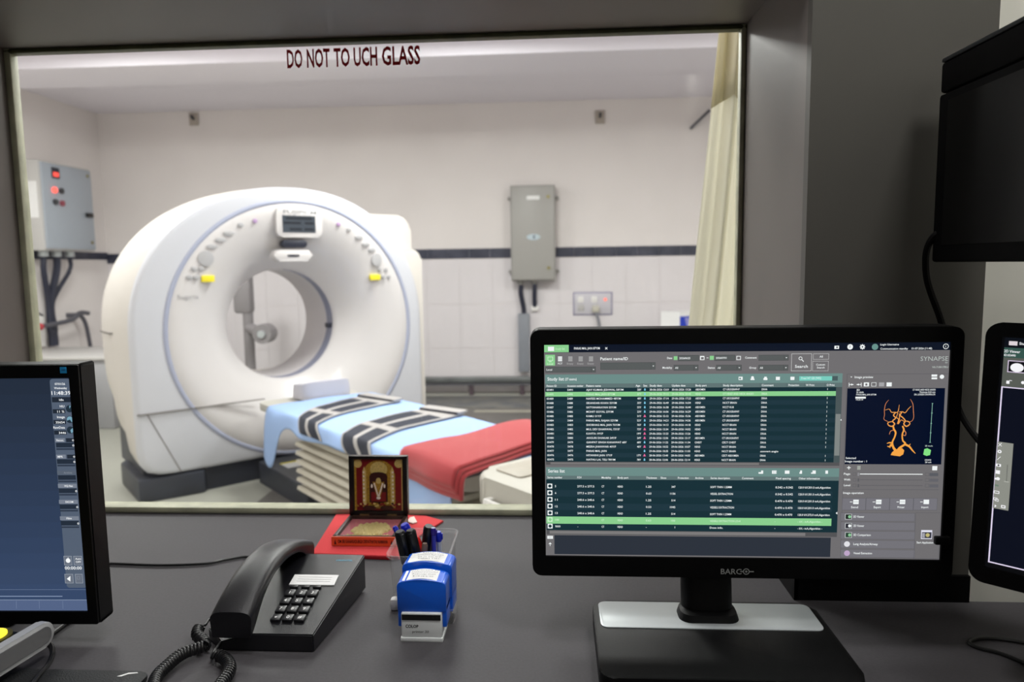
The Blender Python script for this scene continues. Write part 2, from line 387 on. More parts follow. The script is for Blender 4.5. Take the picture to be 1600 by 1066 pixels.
# ------------------------------------------------------------------ CT scanner
PH = .753; GC = (-1.535, 4.209)
ZC = .884
def outline(a, k=1.0, kz=None, pb=16.0, bk=1.0):
    """gantry silhouette at angle a around (0, ZC), scaled by k"""
    c, s = math.cos(a), math.sin(a)
    A = .925 if c < 0 else .86; B = .835 if s > 0 else .752 * bk
    if s > 0: p = 2.15; r = (abs(c / A) ** p + abs(s / B) ** p) ** (-1 / p)
    else: p = pb; r = (abs(c / A) ** p + abs(s / B) ** p) ** (-1 / p)
    return r * c * k, r * s * (kz or k)
def gantry():
    t = thing('ct_scanner', 'white ring-shaped CT scanner gantry with round bore, seen through the window', 'CT scanner', (GC[0], GC[1], 0), PH)
    N = 128
    def ringR(R, y, cx=-.0): return [Vector((R * math.cos(2 * PI * i / N) + cx, y, ZC + R * math.sin(2 * PI * i / N))) for i in range(N)]
    def ringO(k, y, dz=0, kz=None, pb=16.0, bk=1.0):
        r = []
        for i in range(N):
            u, z = outline(2 * PI * i / N, k, kz, pb, bk); r.append(Vector((u, y, ZC + z + dz)))
        return r
    def ringI(R, y):      # bore centre sits a touch left and up
        return [Vector((R * math.cos(2 * PI * i / N) - .025 * (1 - (R - .34) / .41), y, ZC + .018 * (1 - (R - .34) / .41) + R * math.sin(2 * PI * i / N))) for i in range(N)]
    g = G()
    g.loft([ringR(.765, .0), ringO(.965, -.0), ringO(.985, .006), ringO(.997, .022), ringO(1.0, .05)], GANTRYB, cap=False)
    sh = [ringO(1.0, .05), ringO(1.03, .12, 0, 1.0, 11, .97), ringO(1.055, .25, 0, 1.01, 6, .88), ringO(1.06, .40, .01, 1.0, 4, .78), ringO(1.04, .52, .02, .985, 3.4, .70), ringO(.98, .62, .03, .95, 3.2, .64), ringO(.88, .70, .05, .88, 3, .62), ringO(.72, .76, .05, .72, 3, .70), ringR(.50, .80)]
    g.loft(sh, GSIDE, cap=False)
    g.build('outer_cover', t, 50)
    g = G()
    prof = [(.74, .0), (.72, -.006), (.69, -.008), (.66, -.004), (.62, .006), (.58, .020), (.54, .038), (.50, .060), (.46, .088), (.42, .120), (.385, .155), (.358, .185), (.343, .2), (.338, .215)]
    g.loft([ringI(r, y) for r, y in prof], GANTRY, cap=False)
    g.build('front_cover', t, 60)
    g = G(); g.loft([ringR(.766, .002), ringR(.764, -.004), ringR(.752, -.007), ringR(.742, -.004), ringR(.739, .002)], GREYT, cap=False)
    g.build('trim_ring', t, 60)
    g = G(); g.loft([ringI(.338, .215), ringI(.337, .30)], mat('scan_window', (128, 132, 154), .25), cap=False)
    g.loft([ringI(.337, .30), ringI(.337, .62), ringI(.36, .68), ringI(.42, .75), ringI(.50, .80)], mat('tunnel_white', (205, 200, 202), .4), cap=False)
    g.build('bore_tunnel', t, 60)
    g = G(); g.b2((.285, .225, .855), (.313, .275, .885), NAVY, .002); g.build('alignment_mark', t)
    # right rear housing
    g = G(); g.prism(rrect(.45, .16, .88, 1.59, .1, 6), -.62, -.14, GSIDE, Matrix.Rotation(PI / 2, 4, 'X'), .02)
    g.build('rear_housing', t, 40)
    g = G(); g.prism(rrect(.5, .115, .905, 1.36, .07, 5), -.5, -.05, GSIDE, Matrix.Rotation(PI / 2, 4, 'X'), .02)
    g.build('side_housing', t, 40)
    # seams
    g = G(); g.b2((-.918, -.0125, .483), (-.24, .004, .488), mat('seam_grey', (120, 116, 112), .7))
    g.b2((-.984, .20, .905), (-.955, .44, .913), MATS['seam_grey'])
    M = Matrix.Translation((-.87, -.001, .485)) @ Matrix.Rotation(-.42, 4, 'Y')
    g.b2((-.0025, -.001, -.37), (.0025, .003, 0), MATS['seam_grey'], M=M)
    g.build('seam', t, smooth=False, each=True)
    # plinth
    g = G(); g.prism([(-.93, .02), (-.60, -.01), (-.58, .05), (.8, .05), (.8, .72), (-.74, .78), (-.92, .5)], 0, .128, mat('base_dark', (52, 56, 66), .45, var=.2, scale=6), None, .012); g.prism([(-.88, .12), (.7, .12), (.7, .66), (-.88, .66)], .12, .46, MATS['base_dark'])
    g.build('base_plinth', t, 30)
    # display on top of the bore
    g = G(); g.prism(rrect(-.125, 1.425, .155, 1.60, .03), -.002, .028, GANTRY, Matrix.Rotation(PI / 2, 4, 'X'), .008); d = g.build('display_housing', t)
    g = G(); g.b2((-.092, -.0295, 1.452), (.112, -.028, 1.552), emis((98, 104, 116), .9)); 
    for z, a, b in ((1.535, -.07, .09), (1.508, -.085, .02), (1.508, .045, .10), (1.472, -.05, .025), (1.472, .04, .10)):
        g.b2((a, -.0305, z - .007), (b, -.0296, z + .007), emis((60, 64, 74), .9))
    g.build('screen', d, smooth=False)
    g = G(); put_text(g, 'FUJIFILM', mat('text_grey', (150, 150, 152), .5), frameM((-.085, -.0295, 1.561), (1, 0, 0), (0, 0, 1)), .022, .205, bold=.02)
    g.build('lettering', d, smooth=False)
    g = G(); g.prism(rrect(-.095, 1.365, .06, 1.41, .022), -.03, .02, NAVY, Matrix.Rotation(PI / 2, 4, 'X'), .004); g.build('camera_window', t)
    g = G(); g.prism(rrect(-.15, 1.285, .085, 1.352, .03), -.05, .03, GANTRY, Matrix.Rotation(PI / 2, 4, 'X'), .012); p = g.build('laser_housing', t)
    g = G(); g.prism(rrect(-.072, 1.310, .002, 1.324, .007), .028, .032, NAVY, Matrix.Rotation(PI / 2, 4, 'X')); g.build('laser_slot', p)
    btn = mat('button_grey', (172, 171, 173), .5); btn2 = mat('button_purple', (170, 140, 180), .5); yel = mat('sticker_yellow', (236, 218, 40), .5)
    Rx = Matrix.Rotation(PI / 2, 4, 'X')
    def pad(c, rx, rz, m=btn, inner=True):
        g = G(Matrix.Translation((c[0], -.002, c[1])) @ Rx @ Matrix.Diagonal((rx, rz, 1, 1)))
        g.lathe([(1, 0), (1, .012), (.86, .013)], m, 28)
        g.build('button', t, 30)
    for c, rx, rz in (((-.525, 1.305), .042, .042), ((-.489, 1.369), .03, .014), ((-.442, 1.406), .03, .014), ((-.396, 1.443), .03, .014), ((-.326, 1.491), .016, .013),
                      ((-.591, 1.249), .014, .013), ((-.553, 1.249), .014, .013), ((-.617, 1.203), .016, .013), ((-.58, 1.202), .016, .013),
                      ((.339, 1.479), .014, .013), ((.407, 1.432), .026, .014), ((.452, 1.389), .026, .014), ((.494, 1.354), .024, .014), ((.526, 1.29), .034, .042),
                      ((.549, 1.228), .012, .012), ((.591, 1.227), .012, .012), ((.572, 1.181), .012, .012), ((.611, 1.18), .012, .012)):
        pad(c, rx, rz)
    pad((-.244, 1.515), .013, .013, btn2); pad((.27, 1.508), .013, .013, btn2)
    for u, z in ((-.517, 1.193), (.518, 1.178)):
        g = G(); g.b2((u - .035, -.004, z - .018), (u + .035, .02, z + .018), yel, .002); g.build('sticker', t)['label'] = 'yellow sticker'
    g = G(); put_text(g, 'Supria', MATS['text_grey'], frameM((-.685, -.0095, 1.085), (1, 0, 0), (0, 0, 1)), .026, .11); g.build('lettering', t, smooth=False)
gantry()

# patient couch: local x across, -y away from the gantry
UC = -.035
def cloth_pt(s, n, lift=0.0, drop=True):
    """sheet surface over the couch; s across (arc length), n along"""
    H = .30; c = s - UC
    z = .500 + .006 * math.cos(c / H * 1.2) + .004 * noise.noise(Vector((s * 7, n * 5, 0)))
    if abs(c) <= H: u = c
    else:
        e = abs(c) - H; u = math.copysign(H + .035 * (1 - math.exp(-e / .03)) + .010 * math.sin(n * 16 + e * 8) * min(1, e / .06), c); z -= max(0, e - .012)
    return Vector((u * (1 + lift * 1.5) + UC, -n, z + lift))
def couch():
    t = thing('patient_couch', 'white patient couch in front of the scanner ring with pleated beige side covers', 'patient couch', (GC[0], GC[1], 0), PH)
    g = G()
    def prof(k, n, z0=.425, z1=.494):
        P = []
        for i in range(25):
            a = -PI / 2 + PI * i / 24; P.append(Vector((UC + .29 * k * math.sin(a), -n, z1 - (1 - math.cos(a)) * 0 - .0)))
        for i in range(25):
            a = PI / 2 - PI * i / 24; P.append(Vector((UC + .29 * k * math.sin(a), -n, z0 + .03 * (1 - math.cos(a)))))
        return P
    g.loft([prof(.9, .12), prof(1, .16), prof(1, 2.1)], mat('couch_white', (190, 187, 178), .45)); g.build('table_top', t)
    # pleated lift covers
    g = G(); n = 7
    for i in range(n):
        z0 = .10 + i * .046; e = .018 * (i % 2); x0 = .66 + (.05 * (1 - abs(i - 4) / 4)) * 0 + .02 * i * 0
        g.loft([[Vector((UC - .265, -.70, z0)), Vector((UC - .265, -2.02, z0)), Vector((UC + .265, -2.02, z0)), Vector((UC + .265, -.70, z0))],
                [Vector((UC - .302, -.655, z0 + .018)), Vector((UC - .302, -2.05, z0 + .018)), Vector((UC + .302, -2.05, z0 + .018)), Vector((UC + .302, -.655, z0 + .018))],
                [Vector((UC - .298, -.66, z0 + .036)), Vector((UC - .298, -2.05, z0 + .036)), Vector((UC + .298, -2.05, z0 + .036)), Vector((UC + .298, -.66, z0 + .036))],
                [Vector((UC - .265, -.70, z0 + .046)), Vector((UC - .265, -2.02, z0 + .046)), Vector((UC + .265, -2.02, z0 + .046)), Vector((UC + .265, -.70, z0 + .046))]], BELL)
    g.build('bellows', t, 20)
    g = G(); g.b2((UC - .24, -2.15, 0), (UC + .24, -.66, .098), mat('base_dark', (52, 56, 66))); g.b2((UC - .27, -.70, 0), (UC + .25, -.03, .13), MATS['base_dark'], .008)
    b = g.build('base', t, smooth=False)
    g = G(); g.b2((UC - .20, -.30, .1305), (UC - .10, -.20, .132), PAPER); g.b2((UC - .20, -.199, .1305), (UC - .10, -.175, .132), mat('sticker_yellow', (236, 218, 40)))
    g.b2((UC - .24, -.64, .1305), (UC - .14, -.56, .132), mat('plate_mid_grey', (120, 122, 128), .5)); g.build('label_plate', b, smooth=False, each=True)
    # foot end with control panel and handle
    g = G(); g.prism(rrect(UC - .315, -2.72, UC + .315, -2.175, .09, 6), .43, .545, mat('couch_white', (190, 187, 178)), None, .022, 3)
    g.prism(rrect(UC - .29, -2.70, UC + .29, -2.17, .08, 6), .33, .435, mat('couch_grey', (186, 184, 174), .5), None, .01)
    g.prism(rrect(UC - .25, -2.66, UC + .25, -2.20, .05, 6), 0, .34, MATS['couch_grey'], None, .01)
    f = g.build('foot_console', t)
    g = G(); g.prism(rrect(UC - .24, -2.36, UC - .05, -2.22, .02), .544, .551, mat('panel_beige', (176, 170, 158), .5), None, .002); g.build('control_panel', f)
    g = G()
    g.b2((UC - .345, -2.52, .40), (UC - .33, -2.30, .425), WHITE, .006); g.b2((UC - .345, -2.52, .46), (UC - .33, -2.30, .485), WHITE, .006)
    g.b2((UC - .345, -2.53, .40), (UC - .31, -2.505, .485), WHITE, .006); g.b2((UC - .345, -2.315, .40), (UC - .31, -2.29, .485), WHITE, .006); g.build('handle', f)
couch()

def on_couch(name, label, cat, group=None): return thing(name, label, cat, (GC[0], GC[1], .5), PH, group)
DZ = Matrix.Translation((0, 0, -.5))
def head_rest():
    t = on_couch('head_rest', 'pale moulded head rest lying at the scanner end of the couch', 'head rest')
    g = G(DZ)
    out = []
    for i in range(5):
        k = [(1, .505), (1.0, .54), (.96, .585), (.80, .59), (.74, .535)][i]
        out.append([Vector((.012 + .155 * k[0] * math.copysign(abs(math.cos(a)) ** .5, math.cos(a)), -.235 + .1 * k[0] * math.copysign(abs(math.sin(a)) ** .5, math.sin(a)), k[1] + (-.018 * math.sin(a) if i >= 2 and i < 4 else 0))) for a in [2 * PI * j / 36 for j in range(36)]])
    g.loft(out, mat('foam_pale', (190, 188, 196), .7)); g.build('cushion', t, 50)
head_rest()
def sheet():
    t = on_couch('bed_sheet', 'pale blue sheet spread over the patient couch', 'sheet')
    g = G(DZ)
    def fn(i, j):
        n = .342 + 1.758 * j
        dl = .085 + .012 * math.sin(n * 9) + .25 * math.exp(-((n - .40) / .12) ** 2) + (.36 if n > 1.88 else max(0, (n - 1.70) / .18) * .36)
        dr = .05
        s = UC + (-.30 - dl) + (.60 + dl + dr) * i
        return cloth_pt(s, n, .004)
    g.grid(fn, 60, 90, BLUEC); g.build('cloth', t, 80, solid=.003)
sheet()
def strap(L, R, label):
    t = on_couch('body_strap', label, 'strap', 'black body straps lying across the couch')
    Ls = spline([(a, b, 0) for a, b in L], 10); Rs = spline([(a, b, 0) for a, b in R], 10)
    def samp(P, k):
        x = k * (len(P) - 1); i = min(int(x), len(P) - 2); return P[i].lerp(P[i + 1], x - i)
    def fn(i, j):
        p = samp(Ls, i).lerp(samp(Rs, i), j); return cloth_pt(p.x, p.y, .015)
    def mf(i, j):
        if i < .10 or .46 < i < .53 or j < .06 or j > .94 or .44 < j < .56: return STRAPG
        if .10 < i < .13: return STRAPG
        return STRAP
    g = G(DZ); g.grid(fn, 70, 30, STRAP, mf); b = g.build('webbing', t, 80, solid=.006)
    g = G(DZ)
    p = samp(Ls, .0); q = samp(Rs, .0); a = cloth_pt(p.x, p.y, .026); b2 = cloth_pt(q.x, q.y, .026); d = (b2 - a).normalized(); nx = Vector((-d.y, d.x, 0))
    M = frameM(a.lerp(b2, .5), d, nx); g.box((0, -.02, 0), ((b2 - a).length, .07, .012), STRAPG, .003, M=M)
    g.box((0, -.062, 0), ((b2 - a).length * .95, .008, .008), NAVY, .001, M=M)
    g.build('buckle_plate', t)
strap([(.145, .50), (-.05, .55), (-.25, .66), (-.36, .78), (-.41, .84)], [(.215, .77), (-.02, .82), (-.19, .87), (-.35, .98), (-.42, 1.04)], 'black and grey strap nearest the scanner ring, lying across blue sheet')
strap([(.205, 1.04), (-.0, 1.07), (-.20, 1.13), (-.35, 1.24), (-.42, 1.31)], [(.275, 1.28), (.02, 1.33), (-.17, 1.38), (-.33, 1.47), (-.42, 1.54)], 'black and grey strap between other strap and red blanket')
def blanket():
    t = on_couch('folded_blanket', 'folded red blanket lying across the foot of the couch', 'blanket')
    for k in range(3):
        g = G(DZ); z = .016 + .013 * k; off = .012 * (2 - k)
        def fn(i, j):
            s = UC - .375 - off * .6 + (.72) * i; n = 1.74 + .02 * math.sin(i * 6) + (.335 + .02 * math.sin(i * 7 + 1) + off) * j + (.05 * (1 - i) ** 3) * (.6 + .4 * j)
            p = cloth_pt(s, n, z + .012 * math.sin(i * 5 + .5) ** 2 + .008 * math.sin(j * 3))
            return p
        g.grid(fn, 40, 22, RED)
        g.build('fold', t, 80, solid=.011)
blanket()

# injector seen through the bore
def injector():
    t = thing('contrast_injector', 'grey injector stand behind the scanner, seen through the bore', 'injector', (-2.73, 6.2, 0))
    gm = mat('injector_grey', (140, 136, 138), .5)
    g = G(); g.lathe([(.24, .0), (.24, .05), (.05, .09)], gm, 24); g.build('base', t)
    g = G(); g.cyl((0, 0, .07), (0, 0, 1.0), .045, gm); g.build('pole', t)
    g = G(); g.b2((-.11, -.06, .85), (.05, .06, 1.22), gm, .03); g.build('console', t)
    g = G(); g.cyl((0, 0, .72), (.2, -.1, .66), .05, gm); g.cyl((.2, -.06, .68), (.2, -.2, .68), .085, gm, n=28); h = g.build('injector_head', t)
    g = G(); g.cyl((.2, -.2, .68), (.2, -.22, .68), .032, SILVER, n=24); g.build('cap', h)
injector()

# ------------------------------------------------------------------ fittings on the scanner room walls
def elec_box():
    t = thing('electrical_box', 'tall grey electrical box on back wall, right of the scanner', 'electrical box', (-.205, YB, 1.09))
    g = G(); g.b2((-.215, -.16, .0), (.205, -.004, .89), BOXG, .008); g.build('body', t)
    g = G(); g.b2((-.205, -.176, .012), (.195, -.158, .878), mat('cabinet_door', (166, 164, 160), .42), .005); d = g.build('door', t)
    g = G()
    for z in (.78, .12): g.cyl((.14, -.176, z), (.14, -.188, z), .015, mat('brass', (150, 140, 90), .4, metal=.5))
    g.build('latch', d, each=True)
    g = G()
    for x, z in ((.222, .78), (.222, .09), (-.228, .78), (-.228, .09)): g.b2((x - .018, -.05, z - .015), (x + .018, -.004, z + .015), BOXG, .004)
    g.build('mounting_lug', t, each=True)
    g = G(); g.b2((-.06, -.179, .755), (.06, -.1765, .79), PAPER); g.build('label_plate', d, smooth=False)['label'] = 'white paper label'
    g = G(); g.prism([(.065 * math.cos(a), .028 * math.sin(a)) for a in [2 * PI * i / 20 for i in range(20)]], 0, .003, mat('badge_blue', (190, 205, 215), .4), Matrix.Translation((.0, -.1765, .41)) @ Matrix.Rotation(PI / 2, 4, 'X'))
    g.b2((.0, -.1805, .392), (.012, -.1798, .428), NAVY); g.build('badge', d, smooth=False)
    g = G(); g.cyl((-.13, -.08, .0), (-.13, -.08, -.03), .03, BOXG); g.cyl((.0, -.08, .0), (.0, -.08, -.03), .03, BOXG); g.build('gland', t, each=True)
    t2 = thing('conduit', 'grey square wall conduit below the electrical box', 'conduit', (-.31, YB, .02))
    g = G(); g.b2((-.055, -.09, .19), (.055, -.006, .755), mat('trunk_grey', (136, 140, 148), .5), .004); g.build('duct', t2)
    g = G()
    g.tube(spline([(-.02, -.09, 1.03), (-.025, -.08, .95), (.0, -.05, .80), (.0, -.05, .74)]), .025, mat('cable_navy', (36, 40, 58), .5)); g.build('cable', t2)
    t3 = tag(G().tube([(-.20, YB - .08, 1.065), (-.205, YB - .07, .95), (-.205, YB - .03, .84)], .024, MATS['cable_navy']).b2((-.24, YB - .05, .80), (-.17, YB - .005, .845), WHITE, .004).build('power_cable'), 'short dark cable entering the wall below the electrical box', 'cable')
elec_box()
def control_panel():
    Y0, Y1, Z0, Z1 = 5.80, 6.46, 1.42, 2.165
    t = thing('control_panel', 'blue-grey control cabinet with red pilot lamps on left wall', 'control cabinet', (XL, Y0, Z0))
    T = Matrix.Translation((-XL, -Y0, -Z0))
    g = G(T); g.b2((XL + .004, Y0, Z0), (XL + .205, Y1, Z1), mat('cabinet_lit_side', (196, 194, 192), .5), .008); g.build('body', t)  # paler than the door: light on its lamp-facing side put into the colour
    g = G(T); g.b2((XL + .203, Y0 + .015, Z0 + .015), (XL + .222, Y1 - .01, Z1 - .015), mat('panel_door', (170, 178, 188), .4), .005); d = g.build('door', t)
    g = G(T); X = XL + .222
    g.b2((X, Y0 + .13, 2.03), (X + .008, Y0 + .22, 2.12), NAVY); g.build('meter', d, smooth=False)
    g = G(T); g.b2((X + .007, Y0 + .14, 2.045), (X + .010, Y0 + .205, 2.08), emis((255, 80, 70), 2.2)); g.build('meter_display', d, smooth=False)
    rr = emis((255, 90, 80), 3.0); dk = mat('lamp_off_red', (150, 70, 84), .4)
    for y, z, m in ((Y0 + .14, 1.93, rr), (Y0 + .225, 1.93, DARKG), (Y0 + .14, 1.83, DARKG), (Y0 + .225, 1.825, dk)):
        g = G(T); g.cyl((X, y, z), (X + .02, y, z), .024, m); o = g.build('pilot_lamp', d)
        if m is rr: o['label'] = 'lit red lamp'
    g = G(T); g.b2((X, Y1 - .13, 1.725), (X + .03, Y1 - .05, 1.765), BLACKG, .006); g.build('handle', d)
    g = G(T)
    for z in (2.1, 1.5): g.cyl((X, Y1 - .06, z), (X + .006, Y1 - .06, z), .014, MATS['brass'])
    g.build('latch', d, each=True)
    g = G(T)
    for y in (.12, .28, .45): g.cyl((XL + .1, Y0 + y, Z0), (XL + .1, Y0 + y, Z0 - .05), .04, SILVER)
    g.build('gland', t, each=True)
    a = hit(40, 283, 1, 5.797); b = hit(61, 340, 1, 5.797)
    tag(G().b2((a.x, 5.7975, b.z), (b.x, 5.7995, a.z), PAPER).build('paper_notice', smooth=False), 'white paper notice stuck on near side of the control cabinet', 'paper')
    t = thing('cable_bundle', 'dark blue cables running down left wall below the control cabinet', 'cables', (XL, 6.0, .4))
    T = Matrix.Translation((-XL, -6.0, -.4)); cb = MATS['cable_navy']
    for k, (y, r) in enumerate(((5.92, .025), (6.08, .03), (6.25, .018))):
        g = G(T); g.tube(spline([(XL + .1, y, 1.365), (XL + .09, y, 1.25), (XL + .05, 6.0 + k * .03, .98), (XL + .045, 6.0 + k * .035, .75), (XL + .05, 6.0 + k * .03, .70), (XL + .05, 6.0 + k * .03, .59)]), r, cb); g.build('cable', t)
    g = G(T); g.tube(spline([(XL + .025, 5.5, 1.2), (XL + .025, 5.7, 1.0), (XL + .03, 5.95, .86)]), .008, DARKG); g.build('cable', t)
    g = G(T); g.b2((XL + .004, 5.82, .6), (XL + .05, 5.93, .86), WHITE, .004); g.build('duct', t)
    t = thing('wall_pipe', 'dark pipe arm with red end on left wall', 'pipe', (XL, 5.9, .75))
    T = Matrix.Translation((-XL, -5.9, -.75))
    g = G(T); g.tube(spline([(XL + .12, 5.78, .78), (XL + .12, 6.0, .79), (XL + .12, 6.2, .81), (XL + .12, 6.3, .86), (XL + .12, 6.42, .85)]), .02, mat('pipe_dark', (84, 84, 92), .5)); g.tube(spline([(XL + .12, 6.3, .85), (XL + .12, 6.37, .75), (XL + .12, 6.42, .5)]), .018, MATS['pipe_dark']); g.b2((XL, 6.28, .82), (XL + .12, 6.32, .86), MATS['pipe_dark']); g.build('pipe', t)
    g = G(T); g.cyl((XL + .12, 5.70, .778), (XL + .12, 5.79, .78), .03, mat('tap_red', (190, 60, 70), .4)); g.build('end_cap', t)['label'] = 'red end cap'
control_panel()
def socket():
    t = thing('socket_plate', 'white wall socket plate with glowing red indicator', 'wall socket', (.354, YB, .751))
    g = G(); g.b2((-.188, -.012, -.002), (.188, -.005, .222), mat('plate_rim', (130, 126, 160), .4), .003); g.b2((-.178, -.018, .008), (.178, -.010, .212), mat('plate_white', (205, 202, 210), .35), .004); g.build('plate', t)
    g = G()
    for x in (-.11, .02): g.b2((x - .035, -.024, .12), (x + .02, -.016, .18), WHITE, .004)
    g.build('switch', t, each=True)
    g = G()
    for x in (-.11, .03): g.b2((x - .035, -.02, .04), (x + .03, -.016, .10), mat('socket_face', (188, 186, 184), .4), .004)
    g.build('outlet', t, each=True)
    g = G(); g.cyl((.12, -.016, .15), (.12, -.026, .15), .013, emis((255, 110, 90), 2.5)); g.build('indicator_lamp', t)['label'] = 'small glowing red indicator'
    t = thing('plug', 'pale plug and grey lead in the wall socket', 'plug', (.38, YB - .02, .80))
    g = G(); g.b2((-.035, -.045, -.02), (.035, .0, .04), mat('plug_cream', (196, 192, 178), .4), .008); g.build('plug_body', t)
    g = G(); g.tube(spline([(0, -.03, -.01), (.03, -.04, -.12), (.05, -.03, -.35), (.05, -.02, -.78)]), .014, mat('lead_grey', (130, 132, 140), .5)); g.build('lead', t)
socket()
# steel rail on short legs and low dark step along the back wall
def rail():
    t = thing('floor_rail', 'low grey metal rail on short legs against back wall', 'rail', (-.2, 6.8, 0))
    g = G(); g.b2((-1.6, -.05, .125), (1.8, .05, .175), mat('rail_grey', (128, 132, 132), .35, metal=.4, var=.2, scale=4), .012); g.b2((-1.6, -.03, .095), (1.8, .05, .125), mat('rail_dark', (92, 92, 98), .5)); g.build('rail_bar', t)
    for x in (-1.35, -.62, -.13, .6, 1.3):
        g = G(); g.cyl((x, 0, 0), (x, 0, .11), .024, mat('rail_leg', (84, 70, 78), .5)); g.build('leg', t)
    t = G().b2((-1.7, 6.15, 0), (1.9, 6.70, .006), mat('metal_mottled', (116, 114, 108), .45, var=.3, scale=5, col2=(86, 88, 92)), .002).build('floor_plate')
    tag(t, 'mottled dark floor plate in front of the wall rail', 'floor plate')
    t = G().b2((-1.6, 3.4, 0), (2.2, 6.12, .005), mat('floor_dark_grey', (112, 108, 104), .55, var=.15, scale=3)).b2((-.70, 5.95, .005), (2.2, 6.02, .009), mat('floor_strip', (168, 164, 150), .5)).build('dark_floor_area')  # thin sheet giving the floor beyond the couch a darker grey
    tag(t, 'dark grey floor covering with pale edge strip beyond the couch', 'floor mat')
rail()
def bits():
    for x, z, lab in ((-3.49, 2.69, 'small beige bracket high on back wall above the scanner'), (.425, 2.61, 'small beige bracket high on back wall above the electrical box')):
        t = thing('wall_bracket', lab, 'bracket', (x, YB, z))
        g = G(); g.b2((-.045, -.02, -.06), (.045, -.004, .06), mat('bracket_beige', (178, 168, 158), .6), .004); g.build('plate', t)
        g = G(); g.cyl((0, -.015, 0), (0, -.06, .02), .014, DARKG); g.build('hook', t)
    tag(G().tube([(1.26, YB - .02, 2.48), (1.42, YB - .1, 2.63)], .014, mat('pipe_dark', (84, 84, 92))).build('wall_rod'), 'thin dark slanting rod high on back wall beside curtain', 'rod')
    t = thing('storage_box', 'white box on floor between left wall and scanner', 'box', (-3.9, 5.0, 0))
    g = G(); g.b2((-.1, -.35, 0), (.27, .1, .46), mat('box_cream', (226, 224, 208), .6), .01); g.build('carton', t)
    t = thing('equipment_cabinet', 'low grey cabinet behind white box by left wall', 'cabinet', (-4.1, 5.75, 0))
    g = G(); g.b2((-.3, -.4, 0), (.62, .3, .55), mat('cab_grey', (168, 168, 172), .5), .01); g.b2((-.32, -.42, .55), (.64, .32, .575), mat('cab_top', (196, 194, 192), .5), .005); g.build('body', t)
    # carton on a small table at the back right
    t = thing('side_table', 'small white table near back wall by curtain', 'table', (1.2, 6.55, 0))
    g = G(); g.b2((-.35, -.25, .58), (.45, .25, .61), WHITE, .004); g.build('table_top', t)
    for a in (-.32, .42):
        for b in (-.22, .22):
            g = G(); g.b2((a - .015, b - .015, 0), (a + .015, b + .015, .58), WHITE); g.build('leg', t)
    t = thing('carton', 'white and blue carton on small table beside curtain', 'carton', (.93, 6.42, .61), .0)
    g = G(); g.prism([(0, 0), (.14, -.15), (.44, 0), (.30, .15)], 0, .205, PAPER); g.build('carton_body', t, smooth=False)
    d = Vector((.30, .15, 0)).normalized(); 
    g = G(frameM((.14, -.151, 0), (.30, .15, 0), (0, 0, 1)) @ Matrix.Translation((0, 0, .001)))
    g.face([(0, 0, 0), (.335, 0, 0), (.335, .17, 0), (0, .17, 0)], mat('carton_blue', (30, 60, 190), .5))
    g.face([(.09, 0, .001), (.15, 0, .001), (.10, .15, .001), (.05, .16, .001)], mat('carton_lilac', (150, 150, 215), .5)); g.build('print', t, smooth=False)
bits()

# ------------------------------------------------------------------ curtain
def curtain():
    t = thing('curtain', 'cream fabric curtain hanging behind the right side of the glass', 'curtain', (.42, 1.64, .5))
    T = Matrix.Translation((-.42, -1.64, -.5))
    def edge(z): return .290 + (z - 1.1) * .088 if z < 1.8 else .36
    def fn(i, j):
        z = .45 + 1.98 * j; x0 = edge(z); x = x0 + (.60 - x0) * i
        f = i * 6.2 + .18 * math.sin(z * 3)
        return Vector((x + .006 * math.sin(f * 2.3 + z), 1.60 + .020 * math.sin(f * 2 * PI * .62 + .8) + .009 * math.sin(f * 9 + z * 2), z))
    g = G(T); g.grid(fn, 110, 40, CREAMC); g.build('drape', t, 80, solid=.002)
    def fh(i, j):
        z = 1.575 + .02 * math.sin(i * 9) * (1 - j) + .85 * j; x0 = edge(z) - .003; p = fn(i, (z - .45) / 1.98)
        return Vector((p.x - .003, p.y - .011, z))
    g = G(T); g.grid(fh, 110, 14, CURTH); g.build('header_band', t, 80, solid=.002)['label'] = 'darker gathered header'
    g = G(T); g.cyl((.2, 1.60, 2.44), (1.4, 1.60, 2.44), .014, ALU); g.build('curtain_rod', t)
curtain()

